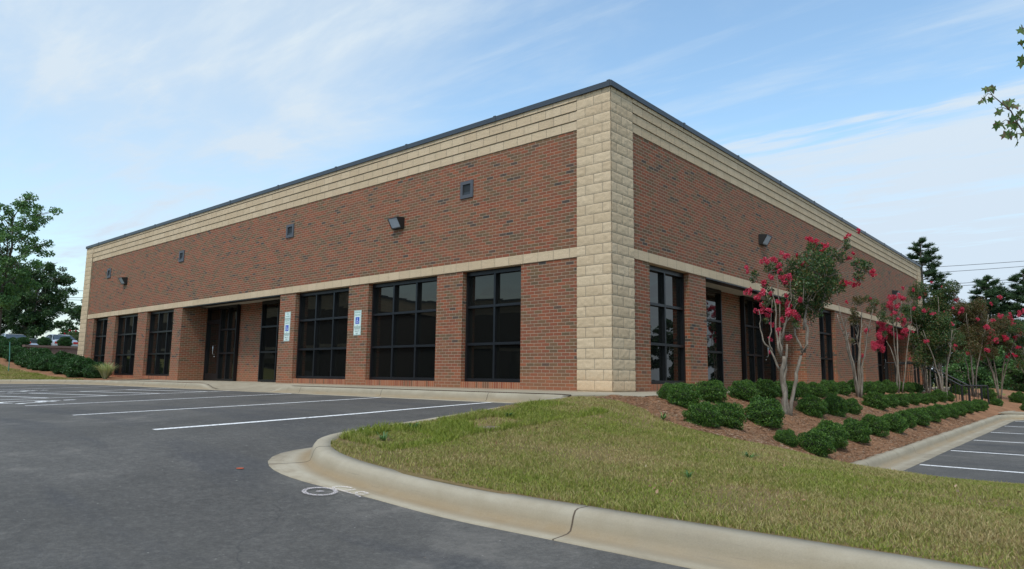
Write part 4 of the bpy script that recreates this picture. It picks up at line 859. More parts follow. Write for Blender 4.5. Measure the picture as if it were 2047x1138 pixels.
T1S = [([(-0.04, -0.0, -0.05), (-0.05, -0.05, 0.34), (-0.08, -0.1, 0.79), (-0.06, -0.16, 1.02)], (0.05, 0.038)), ([(-0.08, 0.0, 0.75), (-0.21, 0.01, 1.11), (-0.37, 0.01, 1.33), (-0.41, 0.02, 1.6), (-0.42, 0.03, 1.86)], (0.02, 0.006)), ([(-0.21, -0.0, 1.11), (-0.27, -0.03, 1.24), (-0.23, -0.05, 1.6), (-0.21, -0.08, 2.05)], (0.015, 0.005)), ([(-0.06, 0.0, 1.02), (-0.12, 0.02, 1.51), (-0.13, 0.04, 1.96), (-0.16, 0.06, 2.32)], (0.024, 0.006)), ([(-0.06, 0.0, 1.02), (-0.05, 0.03, 1.47), (-0.05, 0.05, 1.96), (-0.05, 0.08, 2.55)], (0.024, 0.005)), ([(-0.05, -0.0, 1.24), (0.03, -0.09, 1.69), (0.1, -0.17, 2.05), (0.07, -0.26, 2.41)], (0.02, 0.005)), ([(-0.02, -0.0, 1.51), (0.14, -0.15, 1.83), (0.24, -0.29, 2.05)], (0.014, 0.005)), ([(-0.05, 0.0, 1.15), (0.0, 0.1, 1.33), (0.08, 0.2, 1.56)], (0.013, 0.01)), ([(0.01, -0.0, -0.05), (-0.01, -0.04, 0.25), (-0.05, -0.07, 0.57), (-0.02, -0.11, 0.93), (0.0, -0.14, 1.24)], (0.032, 0.02)), ([(0.06, -0.0, -0.07), (0.12, -0.03, 0.34), (0.18, -0.06, 0.72), (0.32, -0.1, 1.15), (0.4, -0.13, 1.47), (0.35, -0.16, 1.69)], (0.036, 0.022)), ([(0.33, 0.0, 1.15), (0.25, 0.07, 1.42), (0.27, 0.15, 1.69), (0.32, 0.22, 2.05), (0.39, 0.3, 2.41)], (0.022, 0.01)), ([(0.38, -0.0, 1.51), (0.41, -0.0, 1.78), (0.48, -0.01, 2.14), (0.59, -0.01, 2.59), (0.57, -0.02, 3.0)], (0.022, 0.006)), ([(0.48, 0.0, 2.14), (0.68, 0.05, 2.41), (0.95, 0.1, 2.73), (1.17, 0.15, 3.05), (1.31, 0.2, 3.24)], (0.015, 0.004)), ([(0.45, -0.0, 1.96), (0.68, -0.0, 1.96), (0.81, -0.01, 2.14), (1.04, -0.01, 2.41), (1.44, -0.01, 2.64)], (0.015, 0.004)), ([(0.5, 0.0, 2.14), (0.77, 0.04, 2.55), (0.84, 0.08, 3.0)], (0.012, 0.004)), ([(0.59, -0.0, 2.41), (1.13, -0.1, 2.55), (1.58, -0.21, 2.52)], (0.01, 0.004)), ([(0.64, 0.0, 1.83), (0.72, 0.04, 2.01), (0.8, 0.08, 2.14)], (0.01, 0.008))]
T1L = [(0.42, 0.33, 2.05, 0.306), (0.59, 0.02, 2.19, 0.324), (0.45, 0.22, 2.41, 0.324), (0.68, 0.15, 2.46, 0.306), (0.33, -0.39, 2.32, 0.252), (0.33, 0.23, 1.89, 0.198), (0.57, 0.08, 1.89, 0.216), (0.72, -0.18, 2.28, 0.216), (0.5, -0.42, 2.68, 0.27), (0.63, 0.33, 2.86, 0.198), (0.77, -0.02, 2.73, 0.216), (0.36, 0.2, 2.73, 0.198), (0.23, 0.34, 2.55, 0.162), (0.9, 0.19, 2.55, 0.18), (0.87, 0.38, 2.19, 0.18), (0.99, -0.09, 2.31, 0.162), (0.77, 0.27, 2.13, 0.126), (0.66, -0.05, 1.92, 0.081), (1.04, 0.39, 2.68, 0.162), (1.13, 0.34, 2.55, 0.144), (1.26, -0.36, 2.68, 0.135), (1.26, -0.33, 2.46, 0.108), (1.44, -0.25, 2.66, 0.108), (1.13, 0.42, 2.91, 0.099), (1.2, -0.06, 3.06, 0.081), (1.29, 0.11, 3.19, 0.063), (0.84, -0.18, 2.93, 0.108), (0.68, 0.01, 3.05, 0.108), (0.54, -0.1, 3.03, 0.108), (1.04, -0.13, 2.85, 0.126), (1.56, 0.08, 2.73, 0.072), (-0.45, 0.08, 2.55, 0.081), (-0.39, 0.36, 2.49, 0.072), (-0.14, 0.16, 2.66, 0.108), (0.05, 0.39, 2.68, 0.108), (0.09, 0.32, 2.79, 0.09), (-0.14, 0.44, 2.4, 0.081), (-0.24, 0.15, 2.0, 0.072), (-0.36, -0.3, 2.05, 0.054), (0.0, 0.32, 1.98, 0.072), (-0.05, 0.42, 2.28, 0.072), (-0.18, 0.36, 2.19, 0.063), (0.23, 0.06, 1.69, 0.081), (-0.24, 0.19, 1.69, 0.054), (0.14, -0.26, 1.56, 0.054)]
T1F = [(-0.52, 0.2, 2.67, 0.063), (-0.27, 0.04, 2.76, 0.081), (-0.17, -0.13, 2.78, 0.081), (-0.03, -0.26, 2.85, 0.081), (0.05, 0.21, 2.77, 0.072), (-0.06, 0.29, 2.64, 0.054), (-0.11, -0.25, 2.55, 0.045), (-0.24, 0.18, 2.4, 0.081), (-0.18, -0.05, 2.46, 0.063), (-0.05, -0.21, 2.43, 0.072), (0.09, -0.12, 2.45, 0.081), (0.14, 0.16, 2.4, 0.063), (-0.54, 0.22, 2.25, 0.072), (-0.46, -0.27, 2.16, 0.081), (-0.42, 0.07, 2.09, 0.072), (-0.3, -0.27, 2.14, 0.045), (-0.14, 0.13, 2.19, 0.045), (0.03, -0.1, 2.14, 0.054), (-0.34, 0.23, 1.89, 0.081), (-0.27, 0.29, 1.96, 0.072), (-0.24, 0.0, 1.86, 0.063), (-0.17, 0.3, 1.8, 0.063), (-0.11, -0.11, 2.01, 0.054), (-0.03, -0.25, 1.8, 0.063), (0.15, 0.06, 1.96, 0.09), (0.21, -0.28, 2.05, 0.072), (0.14, -0.18, 1.8, 0.108), (0.07, -0.06, 1.77, 0.072), (-0.17, 0.07, 1.6, 0.054), (-0.09, -0.21, 1.65, 0.054), (-0.19, -0.27, 1.5, 0.054), (-0.16, 0.22, 1.35, 0.054), (0.06, -0.11, 1.35, 0.072), (-0.15, 0.28, 1.11, 0.036), (-0.01, 0.24, 1.44, 0.045)]
T1R = [(0.56, -0.11, 3.14, 0.081), (0.52, -0.04, 3.19, 0.063), (0.82, 0.02, 3.05, 0.072), (0.85, 0.13, 3.13, 0.045), (0.8, 0.09, 2.99, 0.063), (0.48, 0.05, 2.73, 0.054), (0.35, 0.11, 2.89, 0.045), (0.87, 0.4, 2.69, 0.072), (0.82, 0.01, 2.67, 0.054), (1.15, -0.06, 2.38, 0.081), (1.23, 0.2, 2.4, 0.081), (1.2, -0.24, 2.32, 0.072), (1.59, -0.18, 2.59, 0.072), (1.64, 0.43, 2.51, 0.081), (1.71, 0.02, 2.54, 0.045), (1.32, 0.04, 3.29, 0.036), (1.25, -0.44, 3.26, 0.045), (1.19, -0.08, 3.23, 0.036), (1.29, 0.07, 2.85, 0.054), (1.13, -0.43, 2.86, 0.036), (1.47, 0.1, 2.77, 0.036)]
t1 = myrtle((2.62, 1.62), 'tall crape myrtle nearest the corner with pale forked trunks and crimson blossom', T1S, T1L, T1F, 'crape', 'pink', 1.0, .05, 5)
extra = myrtle((2.62, 1.62), 'x', [], [], T1R, fm='red', seed=6)
[setattr(c, 'parent', t1) for c in list(extra.children)]
bpy.data.objects.remove(extra)
[bpy.data.objects.remove(c) for c in list(t1.children) if len(c.data.vertices) == 0]

def auto_myrtle(base, H, seed, label, nst=4, spread=.5, leafs=14, flowers=16, lm='crape', fm='pink', crown=(.55, 1.0), lr=.26, fr=.085, leafn=.8, ls=.055, extra=None):
    r = np.random.default_rng(seed); st_ = []; lb = []; fb = []
    for i in range(nst):
        a = 2*PI*i/nst+r.uniform(-.4, .4); rr = spread*r.uniform(.5, 1.1)*H*.5; h = H*r.uniform(.72, .92); pts = [(0.04*math.cos(a), .04*math.sin(a), -.05), (rr*.25*math.cos(a), rr*.25*math.sin(a), h*.35), (rr*.65*math.cos(a), rr*.65*math.sin(a), h*.7), (rr*math.cos(a), rr*math.sin(a), h)]
        st_.append((pts, (.032, .008)))
        for k in range(3): f = r.uniform(.45, .8); p = np.array(pts[1])*(1-f)+np.array(pts[3])*f; q = p+np.array([r.normal()*.2, r.normal()*.2, r.uniform(.3, .6)])*H*.2; st_.append(([tuple(p), tuple(q)], (.012, .004)))
    for k in range(leafs):
        a = r.uniform(0, 6.28); f = r.uniform(crown[0], crown[1]); rr = spread*H*.55*math.sqrt(r.uniform(.05, 1))*math.sin(PI*min(1, .25+.75*(1-abs(f-.78)*2)))
        lb.append((rr*math.cos(a), rr*math.sin(a), H*f, lr*r.uniform(.6, 1.2)*H/3.))
    for k in range(flowers):
        a = r.uniform(0, 6.28); f = r.uniform(crown[0], 1.04); rr = spread*H*.62*r.uniform(.45, 1.0); fb.append((rr*math.cos(a), rr*math.sin(a), H*f, fr*r.uniform(.6, 1.3)*H/3.))
    return myrtle(base, label, st_, lb, fb, lm, fm, leafn, ls, seed)
auto_myrtle((2.08, 8.4), 2.75, 31, 'sparse crape myrtle with bare grey stems and bronze leaf tufts between the tall windows', 5, .34, 9, 1, 'crape2', 'red', (.5, .95), .13, .04, .8)
auto3 = myrtle((1.9, 13.4), 'crape myrtle with pale trunks and dense rose blossom in front of the farther entrance', [([(0.0, 0.0, 0.0), (0.02, 0.03, 0.73), (-0.09, 0.05, 1.36), (-0.22, 0.08, 1.64)], (0.028, 0.01)), ([(0.0, -0.0, 0.0), (-0.03, -0.09, 1.04), (-0.11, -0.18, 1.83), (-0.12, -0.26, 2.61)], (0.024, 0.006)), ([(0.03, 0.0, 0.0), (0.08, 0.02, 1.04), (0.1, 0.04, 1.67), (0.13, 0.06, 2.3), (0.1, 0.08, 2.92)], (0.028, 0.007)), ([(0.14, -0.0, 0.0), (0.3, -0.01, 0.89), (0.43, -0.01, 1.67), (0.55, -0.02, 2.3), (0.58, -0.02, 2.92)], (0.02, 0.005)), ([(0.1, 0.0, 2.14), (0.27, 0.05, 2.61), (0.36, 0.11, 2.92)], (0.01, 0.004))], [(-0.62, -0.1, 2.84, 0.157), (-0.7, 0.14, 3.0, 0.125), (-0.59, 0.17, 2.64, 0.157), (-0.55, -0.33, 2.42, 0.141), (-0.47, -0.31, 2.3, 0.125), (-0.26, 0.12, 2.53, 0.11), (-0.08, 0.32, 2.77, 0.125), (-0.15, -0.17, 2.3, 0.141), (-0.31, -0.03, 2.14, 0.125), (0.08, 0.06, 2.53, 0.125), (0.24, -0.13, 2.3, 0.141), (0.39, -0.1, 2.45, 0.125), (-0.39, -0.13, 1.86, 0.11), (-0.59, -0.09, 1.39, 0.11), (0.0, 0.07, 2.06, 0.094), (0.58, -0.14, 3.08, 0.078), (0.68, -0.09, 2.84, 0.11), (0.47, 0.19, 2.14, 0.11), (0.32, -0.33, 2.92, 0.078)], [(-0.67, 0.04, 2.97, 0.063), (-0.44, 0.14, 2.81, 0.063), (-0.12, -0.11, 2.92, 0.125), (-0.03, -0.17, 3.02, 0.11), (0.03, 0.18, 2.84, 0.125), (0.19, -0.16, 3.05, 0.11), (0.27, -0.19, 2.97, 0.11), (0.11, -0.04, 2.73, 0.11), (0.03, 0.12, 2.64, 0.094), (-0.08, -0.24, 2.48, 0.094), (-0.5, -0.11, 2.22, 0.125), (-0.36, -0.1, 2.06, 0.141), (-0.23, 0.2, 2.11, 0.141), (-0.15, -0.04, 1.98, 0.125), (-0.73, 0.21, 1.95, 0.11), (-0.58, -0.2, 1.79, 0.141), (-0.47, -0.1, 1.9, 0.125), (-0.31, 0.09, 1.7, 0.141), (-0.39, 0.23, 1.59, 0.125), (-0.67, -0.03, 1.51, 0.141), (-0.55, -0.16, 1.43, 0.157), (-0.78, -0.23, 1.47, 0.11), (-0.5, 0.02, 1.51, 0.125), (0.24, -0.19, 2.22, 0.125), (0.16, 0.18, 1.83, 0.125), (0.28, 0.2, 1.79, 0.125), (0.21, -0.19, 1.98, 0.11), (0.36, -0.13, 1.98, 0.11), (0.43, 0.18, 1.9, 0.094), (-0.97, 0.09, 1.15, 0.063), (0.47, 0.18, 3.36, 0.063), (0.63, -0.09, 3.28, 0.063), (0.75, -0.22, 3.0, 0.063), (0.08, -0.12, 2.3, 0.094)], 'crape', 'pink', .9, .05, 8)

auto_myrtle((2.2, 16.4), 3.1, 41, 'dark leafy crape myrtle just before the stair railing at the end of the facade', 4, .42, 26, 12, 'crape', 'pink', (.42, 1.0), .30, .07, 1.2)
auto_myrtle((2.75, 16.0), 3.0, 42, 'crape myrtle right beside the near stair rail, dark crown with pink tips', 4, .42, 24, 16, 'crape', 'pink', (.45, 1.0), .28, .08, 1.1)
auto_myrtle((1.7, 21.5), 4.2, 43, 'tall crape myrtle behind the stairs close to the far corner of the building', 4, .40, 26, 14, 'crape', 'pink', (.40, 1.0), .28, .07, 1.1)
auto_myrtle((2.6, 23.2), 3.9, 44, 'crape myrtle beyond the stairs with a wide bronze and pink crown', 5, .55, 26, 26, 'crape2', 'pink', (.48, 1.0), .27, .09, 1.)
auto_myrtle((3.2, 25.8), 3.6, 45, 'crape myrtle full of deep pink blossom in the middle of the distant row', 5, .55, 24, 34, 'crape2', 'pink', (.50, 1.0), .26, .10, 1.)
auto_myrtle((4.6, 25.2), 3.1, 46, 'low spreading crape myrtle with red blossom in the distant row', 5, .60, 22, 30, 'crape', 'red', (.48, 1.0), .26, .09, 1.)
auto_myrtle((4.4, 29.0), 3.6, 47, 'crape myrtle with pale rose blossom behind the red ones', 5, .50, 20, 24, 'crape', 'rose', (.50, 1.0), .26, .09, 1.)
auto_myrtle((5.6, 28.0), 3.3, 48, 'crape myrtle at the right edge of the distant row', 5, .50, 20, 26, 'crape2', 'pink', (.50, 1.0), .26, .09, 1.)


# ---- larger trees
def broadleaf(base, H, crown, label, lm, nl, ls, seed, name='tree', trunk_r=.16, nb=16, barkm='bark2', shape=1., group=None, lo=.25):
    r = np.random.default_rng(seed); t = empty(name, base, label, 'tree', group); mb = MB(); tips = []
    top = np.array([0, 0, H*.96]); mb.tube([(0, 0, -.3), (r.normal()*.1, r.normal()*.1, H*.35), (r.normal()*.15, r.normal()*.15, H*.7), tuple(top)], [trunk_r*1.2, trunk_r, trunk_r*.55, .02], 8)
    for i in range(nb):
        h = H*(lo+(.93-lo)*i/nb); a = i*2.4+r.uniform(-.3, .3); f = (h/H-lo)/(1-lo); R = crown*(math.sin(PI*(.18+.72*(1-f)**.8))**.8)*r.uniform(.8, 1.1)
        e = np.array([math.cos(a)*R, math.sin(a)*R, h+R*.35*shape]); s = np.array([0, 0, h-.1*R]); mid = (s+e)/2+np.array([0, 0, .12*R]); mb.tube([s, mid, e], [trunk_r*.35, trunk_r*.2, .015], 5, False)
        for k in range(7):
            f2 = r.uniform(.35, 1.05); c = s+(e-s)*f2+r.standard_normal(3)*R*.17; tips.append((c, crown*r.uniform(.10, .21))); mb.tube([s+(e-s)*f2*.85, c], [.02, .008], 4, False)
    for k in range(6): tips.append((top+r.standard_normal(3)*np.array([.14, .14, .12])*crown-np.array([0, 0, k*.10*crown]), crown*r.uniform(.08, .15)))
    mb.build('trunk', MT[barkm], t, True); Vs = []; Fs = []; o_2 = 0; tot = sum(q[1]**2 for q in tips)
    for c, rad in tips:
        n = int(nl*rad**2/tot); C, N = blob(c, (rad, rad, rad*.75), n, r, .1); V, F = leaves(C, N, ls, ls*.7, r, .2); Vs.append(V); Fs.append(F+o_2); o_2 += len(V)
    mesh_np('crown', np.concatenate(Vs), np.concatenate(Fs), MT[lm], t); return t
def pine(base, H, crown, label, seed, nt=420, start=.2, name='pine_tree', group='pines beyond the building'):
    r = np.random.default_rng(seed); t = empty(name, base, label, 'tree', group); mb = MB(); Cs = []; 
    mb.tube([(0, 0, -.5), (r.normal()*.15, r.normal()*.15, H*.5), (0, 0, H)], [.24, .17, .03], 7); nb = 46
    for i in range(nb):
        f = i/nb; h = H*(start+(1-start)*f*.97); R = crown*(1-f)**.75*r.uniform(.55, 1.12)+.25; a = i*2.4+r.uniform(-.4, .4)
        s = np.array([0, 0, h]); e = s+np.array([math.cos(a)*R, math.sin(a)*R, R*(.10+.35*f)]); mid = (s+e)/2-np.array([0, 0, .06*R]); mb.tube([s, mid, e], [.06*(1-f)+.015, .03, .012], 4, False)
        m_ = max(7, int(2.0*nt*R/(crown*nb*.45)))
        for k in range(m_):
            q = r.uniform(.25, 1.0)**.7; c = s+(e-s)*q+r.standard_normal(3)*np.array([.20, .20, .13])*R*.9*q+np.array([0, 0, .1]); Cs.append(c)
    mb.build('trunk', MT['bark2'], t, True); Cs = np.array(Cs); n = len(Cs); K = 34; C = np.repeat(Cs, K, 0); A = unit(n*K, r); A[:, 2] = np.abs(A[:, 2])*.9+.1; A /= np.linalg.norm(A, axis=1)[:, None]
    L = r.uniform(.22, .36, n*K); B = np.cross(A, unit(n*K, r)); B /= np.linalg.norm(B, axis=1)[:, None]; V, F = quads(C+A*L[:, None]*.5, A, B, L, r.uniform(.022, .040, n*K)); mesh_np('crown', V, F, MT['needles'], t); return t

broadleaf((-41.5, -.3, 1.72), 8.3, 2.1, 'airy light green tree at the left edge standing on the terrace', 'maple', 20000, .13, 51, 'maple_tree', .10, 22, shape=1.9, lo=.26)
broadleaf((-67.5, 8.0, 1.5), 8.4, 2.9, 'dense dark green tree behind the parked cars', 'oak', 34000, .17, 52, 'oak_tree', .2, 30)
broadleaf((-73.5, 6.0, 1.5), 7.4, 2.6, 'dark tree at the left edge behind the airy light green one', 'oak', 22000, .18, 53, 'oak_tree', .2, 26)
broadleaf((-98, 22, 1.3), 8.2, 3.4, 'low round dark tree far off between the cars and the building corner', 'oak', 12000, .26, 54, 'oak_tree', .2, 14, lo=.12)
broadleaf((-102, 28.5, 1.3), 7.0, 3.0, 'small round tree far off right against the building corner', 'oak', 9000, .26, 55, 'oak_tree', .2, 12, lo=.12)
for i, (x, y, h, s_) in enumerate([(-76.5, 9.4, 3.0, 'left of the dark tree trunk'), (-78.0, 15.0, 3.0, 'directly above the middle parked car'), (-80, 17.6, 3.4, 'between the two far round trees'), (-84.0, 22.5, 3.2, 'nearest the building corner')]):
    r9 = np.random.default_rng(70+i); lb = [(r9.normal()*.9, r9.normal()*.9, h*r9.uniform(.3, .85), .55) for _ in range(14)]; fb = [(r9.normal()*1.1, r9.normal()*.9, h*r9.uniform(.5, 1.), .12) for _ in range(14)]
    myrtle((x, y, 1.72), 'red flowering crape myrtle behind the parked cars, '+s_, [([(0, 0, 0), (.1, .1, h*.5), (.2, .1, h*.8)], (.05, .02)), ([(0, 0, 0), (-.3, .1, h*.5), (-.6, .1, h*.8)], (.05, .02))], lb, fb, 'crape', 'red', .35, .11, 80+i, 'red myrtles behind the parked cars')
pine((-2.9, 45.4, -.7), 11.3, 2.5, 'tall pine rising behind the far corner of the building', 61, 640)
pine((1.0, 44.0, -.7), 7.9, 2.6, 'broad pine at the right edge above the pink myrtles', 62, 620, .12)
pine((2.9, 45.5, -.7), 8.4, 2.6, 'pine at the extreme right edge of the view', 63, 600, .12)
pine((.4, 52.0, -.7), 7.4, 2.6, 'pine in the gap behind the two right-hand pines', 64, 420, .10)
pine((-2.6, 66.0, -.8), 8.6, 2.0, 'small pointed conifer far off between the pines', 65, 300, .1)
pine((4.6, 50.0, -.7), 7.6, 2.8, 'low dense pine behind the myrtles on the right', 66, 420, .08)
broadleaf((-1.6, 44.0, -.7), 5.0, 2.6, 'leafy dark understorey tree below the tall pine', 'oak', 16000, .16, 67, 'oak_tree', .12, 16, lo=.10)
broadleaf((1.2, 40.5, -.7), 3.0, 2.2, 'bright green leafy bush behind the stair railing', 'maple', 12000, .13, 68, 'bush', .06, 12, lo=.05)
broadleaf((3.4, 43.0, -.7), 2.8, 2.2, 'fresh green bush behind the distant myrtles', 'maple', 12000, .13, 69, 'bush', .06, 12, lo=.05)
# trees on the far side of the lower lot: seen only as reflections in the right-hand glass
for i, (x, y, h) in enumerate([(13, 60, 6), (18.5, 56, 5.5), (24, 52, 6.5), (29, 47, 5.5), (34, 41, 6.5), (38, 34, 6)]):
    broadleaf((x, y, -1.2), h, 4.2, 'tree across the lower lot, reflected in the right-hand windows, number %s from the drive' % ordn[i], 'oak', 7000, .40, 90+i, 'oak_tree', .2, 12, lo=.08, group='trees across the lower lot')
# maple by the drive: only one limb reaches into the view
def maple_leaf(mb, c, sz, r):
    o = [(0, -.5), (.16, -.22), (.46, -.28), (.36, -.02), (.5, .22), (.22, .16), (0, .55), (-.22, .16), (-.5, .22), (-.36, -.02), (-.46, -.28), (-.16, -.22)]
    ax = unit(1, r)[0]*.5+np.array([0, 0, -1.]); ax /= np.linalg.norm(ax); e1 = np.cross(ax, unit(1, r)[0]); e1 /= np.linalg.norm(e1); n_ = np.cross(e1, ax)
    mid = c+ax*sz*.0; P = [c+(e1*a+ax*(b+.5)+n_*(-.25*abs(a)))*sz for a, b in o]
    for i in range(12): mb.face([mid+ax*sz*.5, P[i], P[(i+1) % 12]])
MB1 = [[7.037, -2.395, 2.408], [6.818, -2.483, 2.586], [6.629, -2.677, 2.753], [6.584, -2.734, 2.858], [6.547, -2.787, 2.972], [6.485, -2.854, 3.046], [6.422, -2.922, 3.12], [6.383, -2.971, 3.21]]; MB2 = [[7.028, -2.551, 3.246], [6.825, -2.663, 3.636], [6.723, -2.779, 3.795], [6.69, -2.811, 3.814]]; MTW = [[[6.584, -2.734, 2.858], [6.508, -2.932, 2.844], [6.459, -2.967, 2.804]], [[6.547, -2.787, 2.972], [6.48, -2.725, 3.045], [6.44, -2.758, 3.04]], [[6.415, -2.93, 3.13], [6.38, -2.899, 3.165], [6.341, -2.923, 3.109]], [[6.629, -2.677, 2.753], [6.555, -2.612, 2.778], [6.511, -2.655, 2.808]], [[6.584, -2.734, 2.858], [6.619, -2.722, 2.958], [6.642, -2.711, 3.008]]]
MLV = [[6.355, -2.947, 3.215], [6.364, -2.898, 3.25], [6.414, -2.838, 3.278], [6.421, -2.775, 3.287], [6.327, -2.908, 3.118], [6.339, -2.835, 3.181], [6.399, -3.12, 3.057], [6.426, -2.912, 3.006], [6.429, -2.725, 3.048], [6.487, -2.802, 3.099], [6.502, -2.691, 3.115], [6.556, -2.949, 3.055], [6.551, -2.811, 3.058], [6.578, -2.868, 3.012], [6.525, -2.802, 3.047], [6.62, -2.699, 3.002], [6.593, -2.93, 2.901], [6.556, -2.881, 2.909], [6.607, -2.812, 2.908], [6.525, -2.648, 3.02], [6.431, -2.766, 2.89], [6.479, -2.954, 2.813], [6.447, -2.744, 2.914], [6.523, -2.928, 2.836], [6.54, -2.73, 2.88], [6.574, -2.884, 2.806], [6.489, -2.993, 2.722], [6.491, -2.658, 2.811], [6.536, -2.872, 2.74], [6.585, -2.828, 2.742], [6.595, -2.522, 2.805], [6.574, -2.573, 2.737], [6.628, -2.762, 2.75], [6.624, -2.533, 2.961], [6.623, -2.681, 2.838], [6.685, -2.755, 3.877], [6.685, -2.928, 3.779], [6.671, -2.641, 3.759], [6.675, -2.719, 3.652], [6.675, -2.602, 3.615], [6.675, -2.618, 3.539]]

tb = (8.75, -3.9, float(LR(8.75, -3.9))); mt = empty('maple_tree', tb, 'young red-tinged maple by the drive whose leafy branch hangs in at the upper right', 'tree'); mb = MB(); rM = np.random.default_rng(99)
tv = np.array(tb); mb.tube([tv-[0, 0, .1], tv+[0, 0, 1.6], tv+[.05, .02, 3.4], tv+[.0, .1, 5.2], tv+[.1, .1, 6.6]], [.09, .075, .055, .03, .01], 8)
mb.tube([tv+[.02, .01, 2.3]]+[np.array(p) for p in MB1], [.03, .02, .014, .010, .008, .007, .006, .004, .003], 6); mb.tube([tv+[.03, .05, 3.9]]+[np.array(p) for p in MB2], [.022, .012, .008, .004, .003], 6)
for p in MTW: mb.tube([np.array(q) for q in p], [.005, .0035, .002], 5)
cl = MB(); tips = []
for k in range(26):
    a = rM.uniform(-1.9, 1.2); h = rM.uniform(2.4, 6.4); R = rM.uniform(.5, 1.5)*(1-abs(h-4)/6); s = tv+[0, 0, h-.4]; e = s+np.array([math.cos(a)*R, math.sin(a)*R, .5*R]); mb.tube([s, (s+e)/2, e], [.016, .010, .004], 5)
    for q in range(26): tips.append(s+(e-s)*rM.uniform(.3, 1.1)+rM.standard_normal(3)*.16)
for q in MLV: maple_leaf(cl, np.array(q), rM.uniform(.075, .115), rM)
for q in tips:
    if np.dot(q-CAM, r2)/np.dot(q-CAM, fw) > .80: maple_leaf(cl, q, rM.uniform(.07, .10), rM)
mb.build('trunk', MT['bark2'], mt, True); cl.build('crown', MT['redmaple'], mt)
for c in mt.children: relocate([c], tb)


# ------------------------------------------------------------------ stair and railings at the far end of the walk
mb = MB()
for k in range(5): mb.box((1.5+.29*k, 17.5, -1.0), (1.5+.29*(k+1), 19.2, -.012-.145*k-.002*k))
o = mb.build('concrete_stair', MT['walk']); tag(o, 'short concrete stair down the bank between the black railings', 'stair')
def railing(y, label):
    t = empty('stair_railing', (1.6, y, 0), label, 'railing', 'black stair railings'); mb = MB()
    a = [(-.95, 0, .93), (.05, 0, .93), (1.40, 0, .13), (1.98, 0, .13)]; b = [(-.95, 0, .12), (.02, 0, .10), (1.36, 0, -.62)]
    mb.tube(a, .026, 8); mb.tube(b, .020, 8); mb.build('handrail', MT['rail'], t); 
    for x, z0, z1 in [(-.95, -.1, .93), (0, -.1, .94), (1.40, -.80, .13), (1.98, -.82, .13)]:
        m2 = MB(); m2.box((x-.026, -.026, z0), (x+.026, .026, z1)); m2.build('post', MT['rail'], t)
    m3 = MB()
    for k in range(18):
        x = -.90+k*.125; 
        if x > 1.36: break
        top = .93 if x < .05 else .93-(x-.05)*.8/1.35; bot = .12 if x < .02 else .10-(x-.02)*.72/1.34; m3.box((x-.008, -.008, bot), (x+.008, .008, top))
    for x in (1.52, 1.64, 1.76, 1.88): m3.box((x-.008, -.008, -.62), (x+.008, .008, .13))
    m3.box((1.40, -.015, -.65), (1.98, .015, -.62)); m3.build('balusters', MT['rail'], t)
railing(17.6, 'black metal stair railing on the near side of the steps'); railing(19.1, 'black metal stair railing on the far side of the steps, ending on the landing')
# ------------------------------------------------------------------ left background
mb = MB(); mb.box((-38.55, .25, -.4), (-38.2, 30, 1.58)); rw = empty('retaining_wall', (-38.4, 10, 0), 'low brownish block retaining wall holding up the car terrace on the left', 'wall'); o = mb.build('wall_face', MT['stone'], rw); relocate([o], (-38.4, 10, 0))
mb = MB(); mb.box((-38.62, .2, 1.58), (-38.15, 30, 1.70)); o = mb.build('cap_course', MT['stone'], rw); relocate([o], (-38.4, 10, 0))
def pampas(x, y, z, label, n=420, h=.85):
    r = np.random.default_rng(5); a = r.uniform(0, 6.28, n); L = h*r.uniform(.6, 1.1, n); sp = r.uniform(.15, .95, n); Vs = []; 
    for i in range(n):
        d = np.array([math.cos(a[i]), math.sin(a[i]), 0]); s = np.array([-d[1], d[0], 0])*.008; p0 = d*.05; p1 = d*L[i]*sp[i]*.45+np.array([0, 0, L[i]*.55]); p2 = d*L[i]*sp[i]*.85+np.array([0, 0, L[i]*(.82-.25*sp[i])])
        Vs += [p0-s, p0+s, p1+s, p1-s, p1-s, p1+s, p2+s*.3, p2-s*.3]
    o = mesh_np('ornamental_grass', np.array(Vs), np.arange(n*8).reshape(-1, 4), MT['pale'], loc=(x, y, z)); tag(o, label, 'ornamental grass')
pampas(-22.3, -1.05, -.03, 'pale arching ornamental grass clump at the end of the shrub row')
mb = MB(); mb.tube([(0, 0, -.1), (-.06, 0, .6), (-.28, 0, 1.35)], [.022, .02, .016], 6); o = mb.build('garden_stake', MT['teal']); o.location = (-30.2, -2.3, .2); tag(o, 'thin teal stake leaning on the left lawn', 'stake')
mb = MB(); mb.tube([(0, 0, -1), (0, 0, 8.2), (.1, 0, 9.0)], [.15, .12, .09], 8); mb.box((-.08, -1.0, 8.1), (.08, 1.0, 8.25)); o = mb.build('utility_pole', MT['wood']); o.location = (-92, 30.9, 0); tag(o, 'distant wooden utility pole beside the far left corner of the building', 'pole')
def wire(p, q, sag, label, rad=.03):
    mb = MB(); P = [np.array(p)+(np.array(q)-np.array(p))*k/16-np.array([0, 0, sag*4*(k/16)*(1-k/16)]) for k in range(17)]; mb.tube(P, rad, 4); o = mb.build('power_line', MT['wire']); tag(o, label, 'power line', 'power lines')
wire((-137.8, 7.58, 13.34), (-103.85, 39.77, 13.33), 0.2, 'topmost wire crossing the sky beside the left corner', 0.035)
wire((-137.87, 7.69, 12.39), (-103.95, 39.9, 12.13), 0.2, 'second wire from the top beside the left corner', 0.035)
wire((-137.9, 7.73, 12.0), (-103.98, 39.94, 11.73), 0.2, 'third wire from the top beside the left corner', 0.035)
wire((-138.04, 7.92, 10.27), (-104.1, 40.11, 10.21), 0.2, 'lowest wire beside the left corner', 0.035)
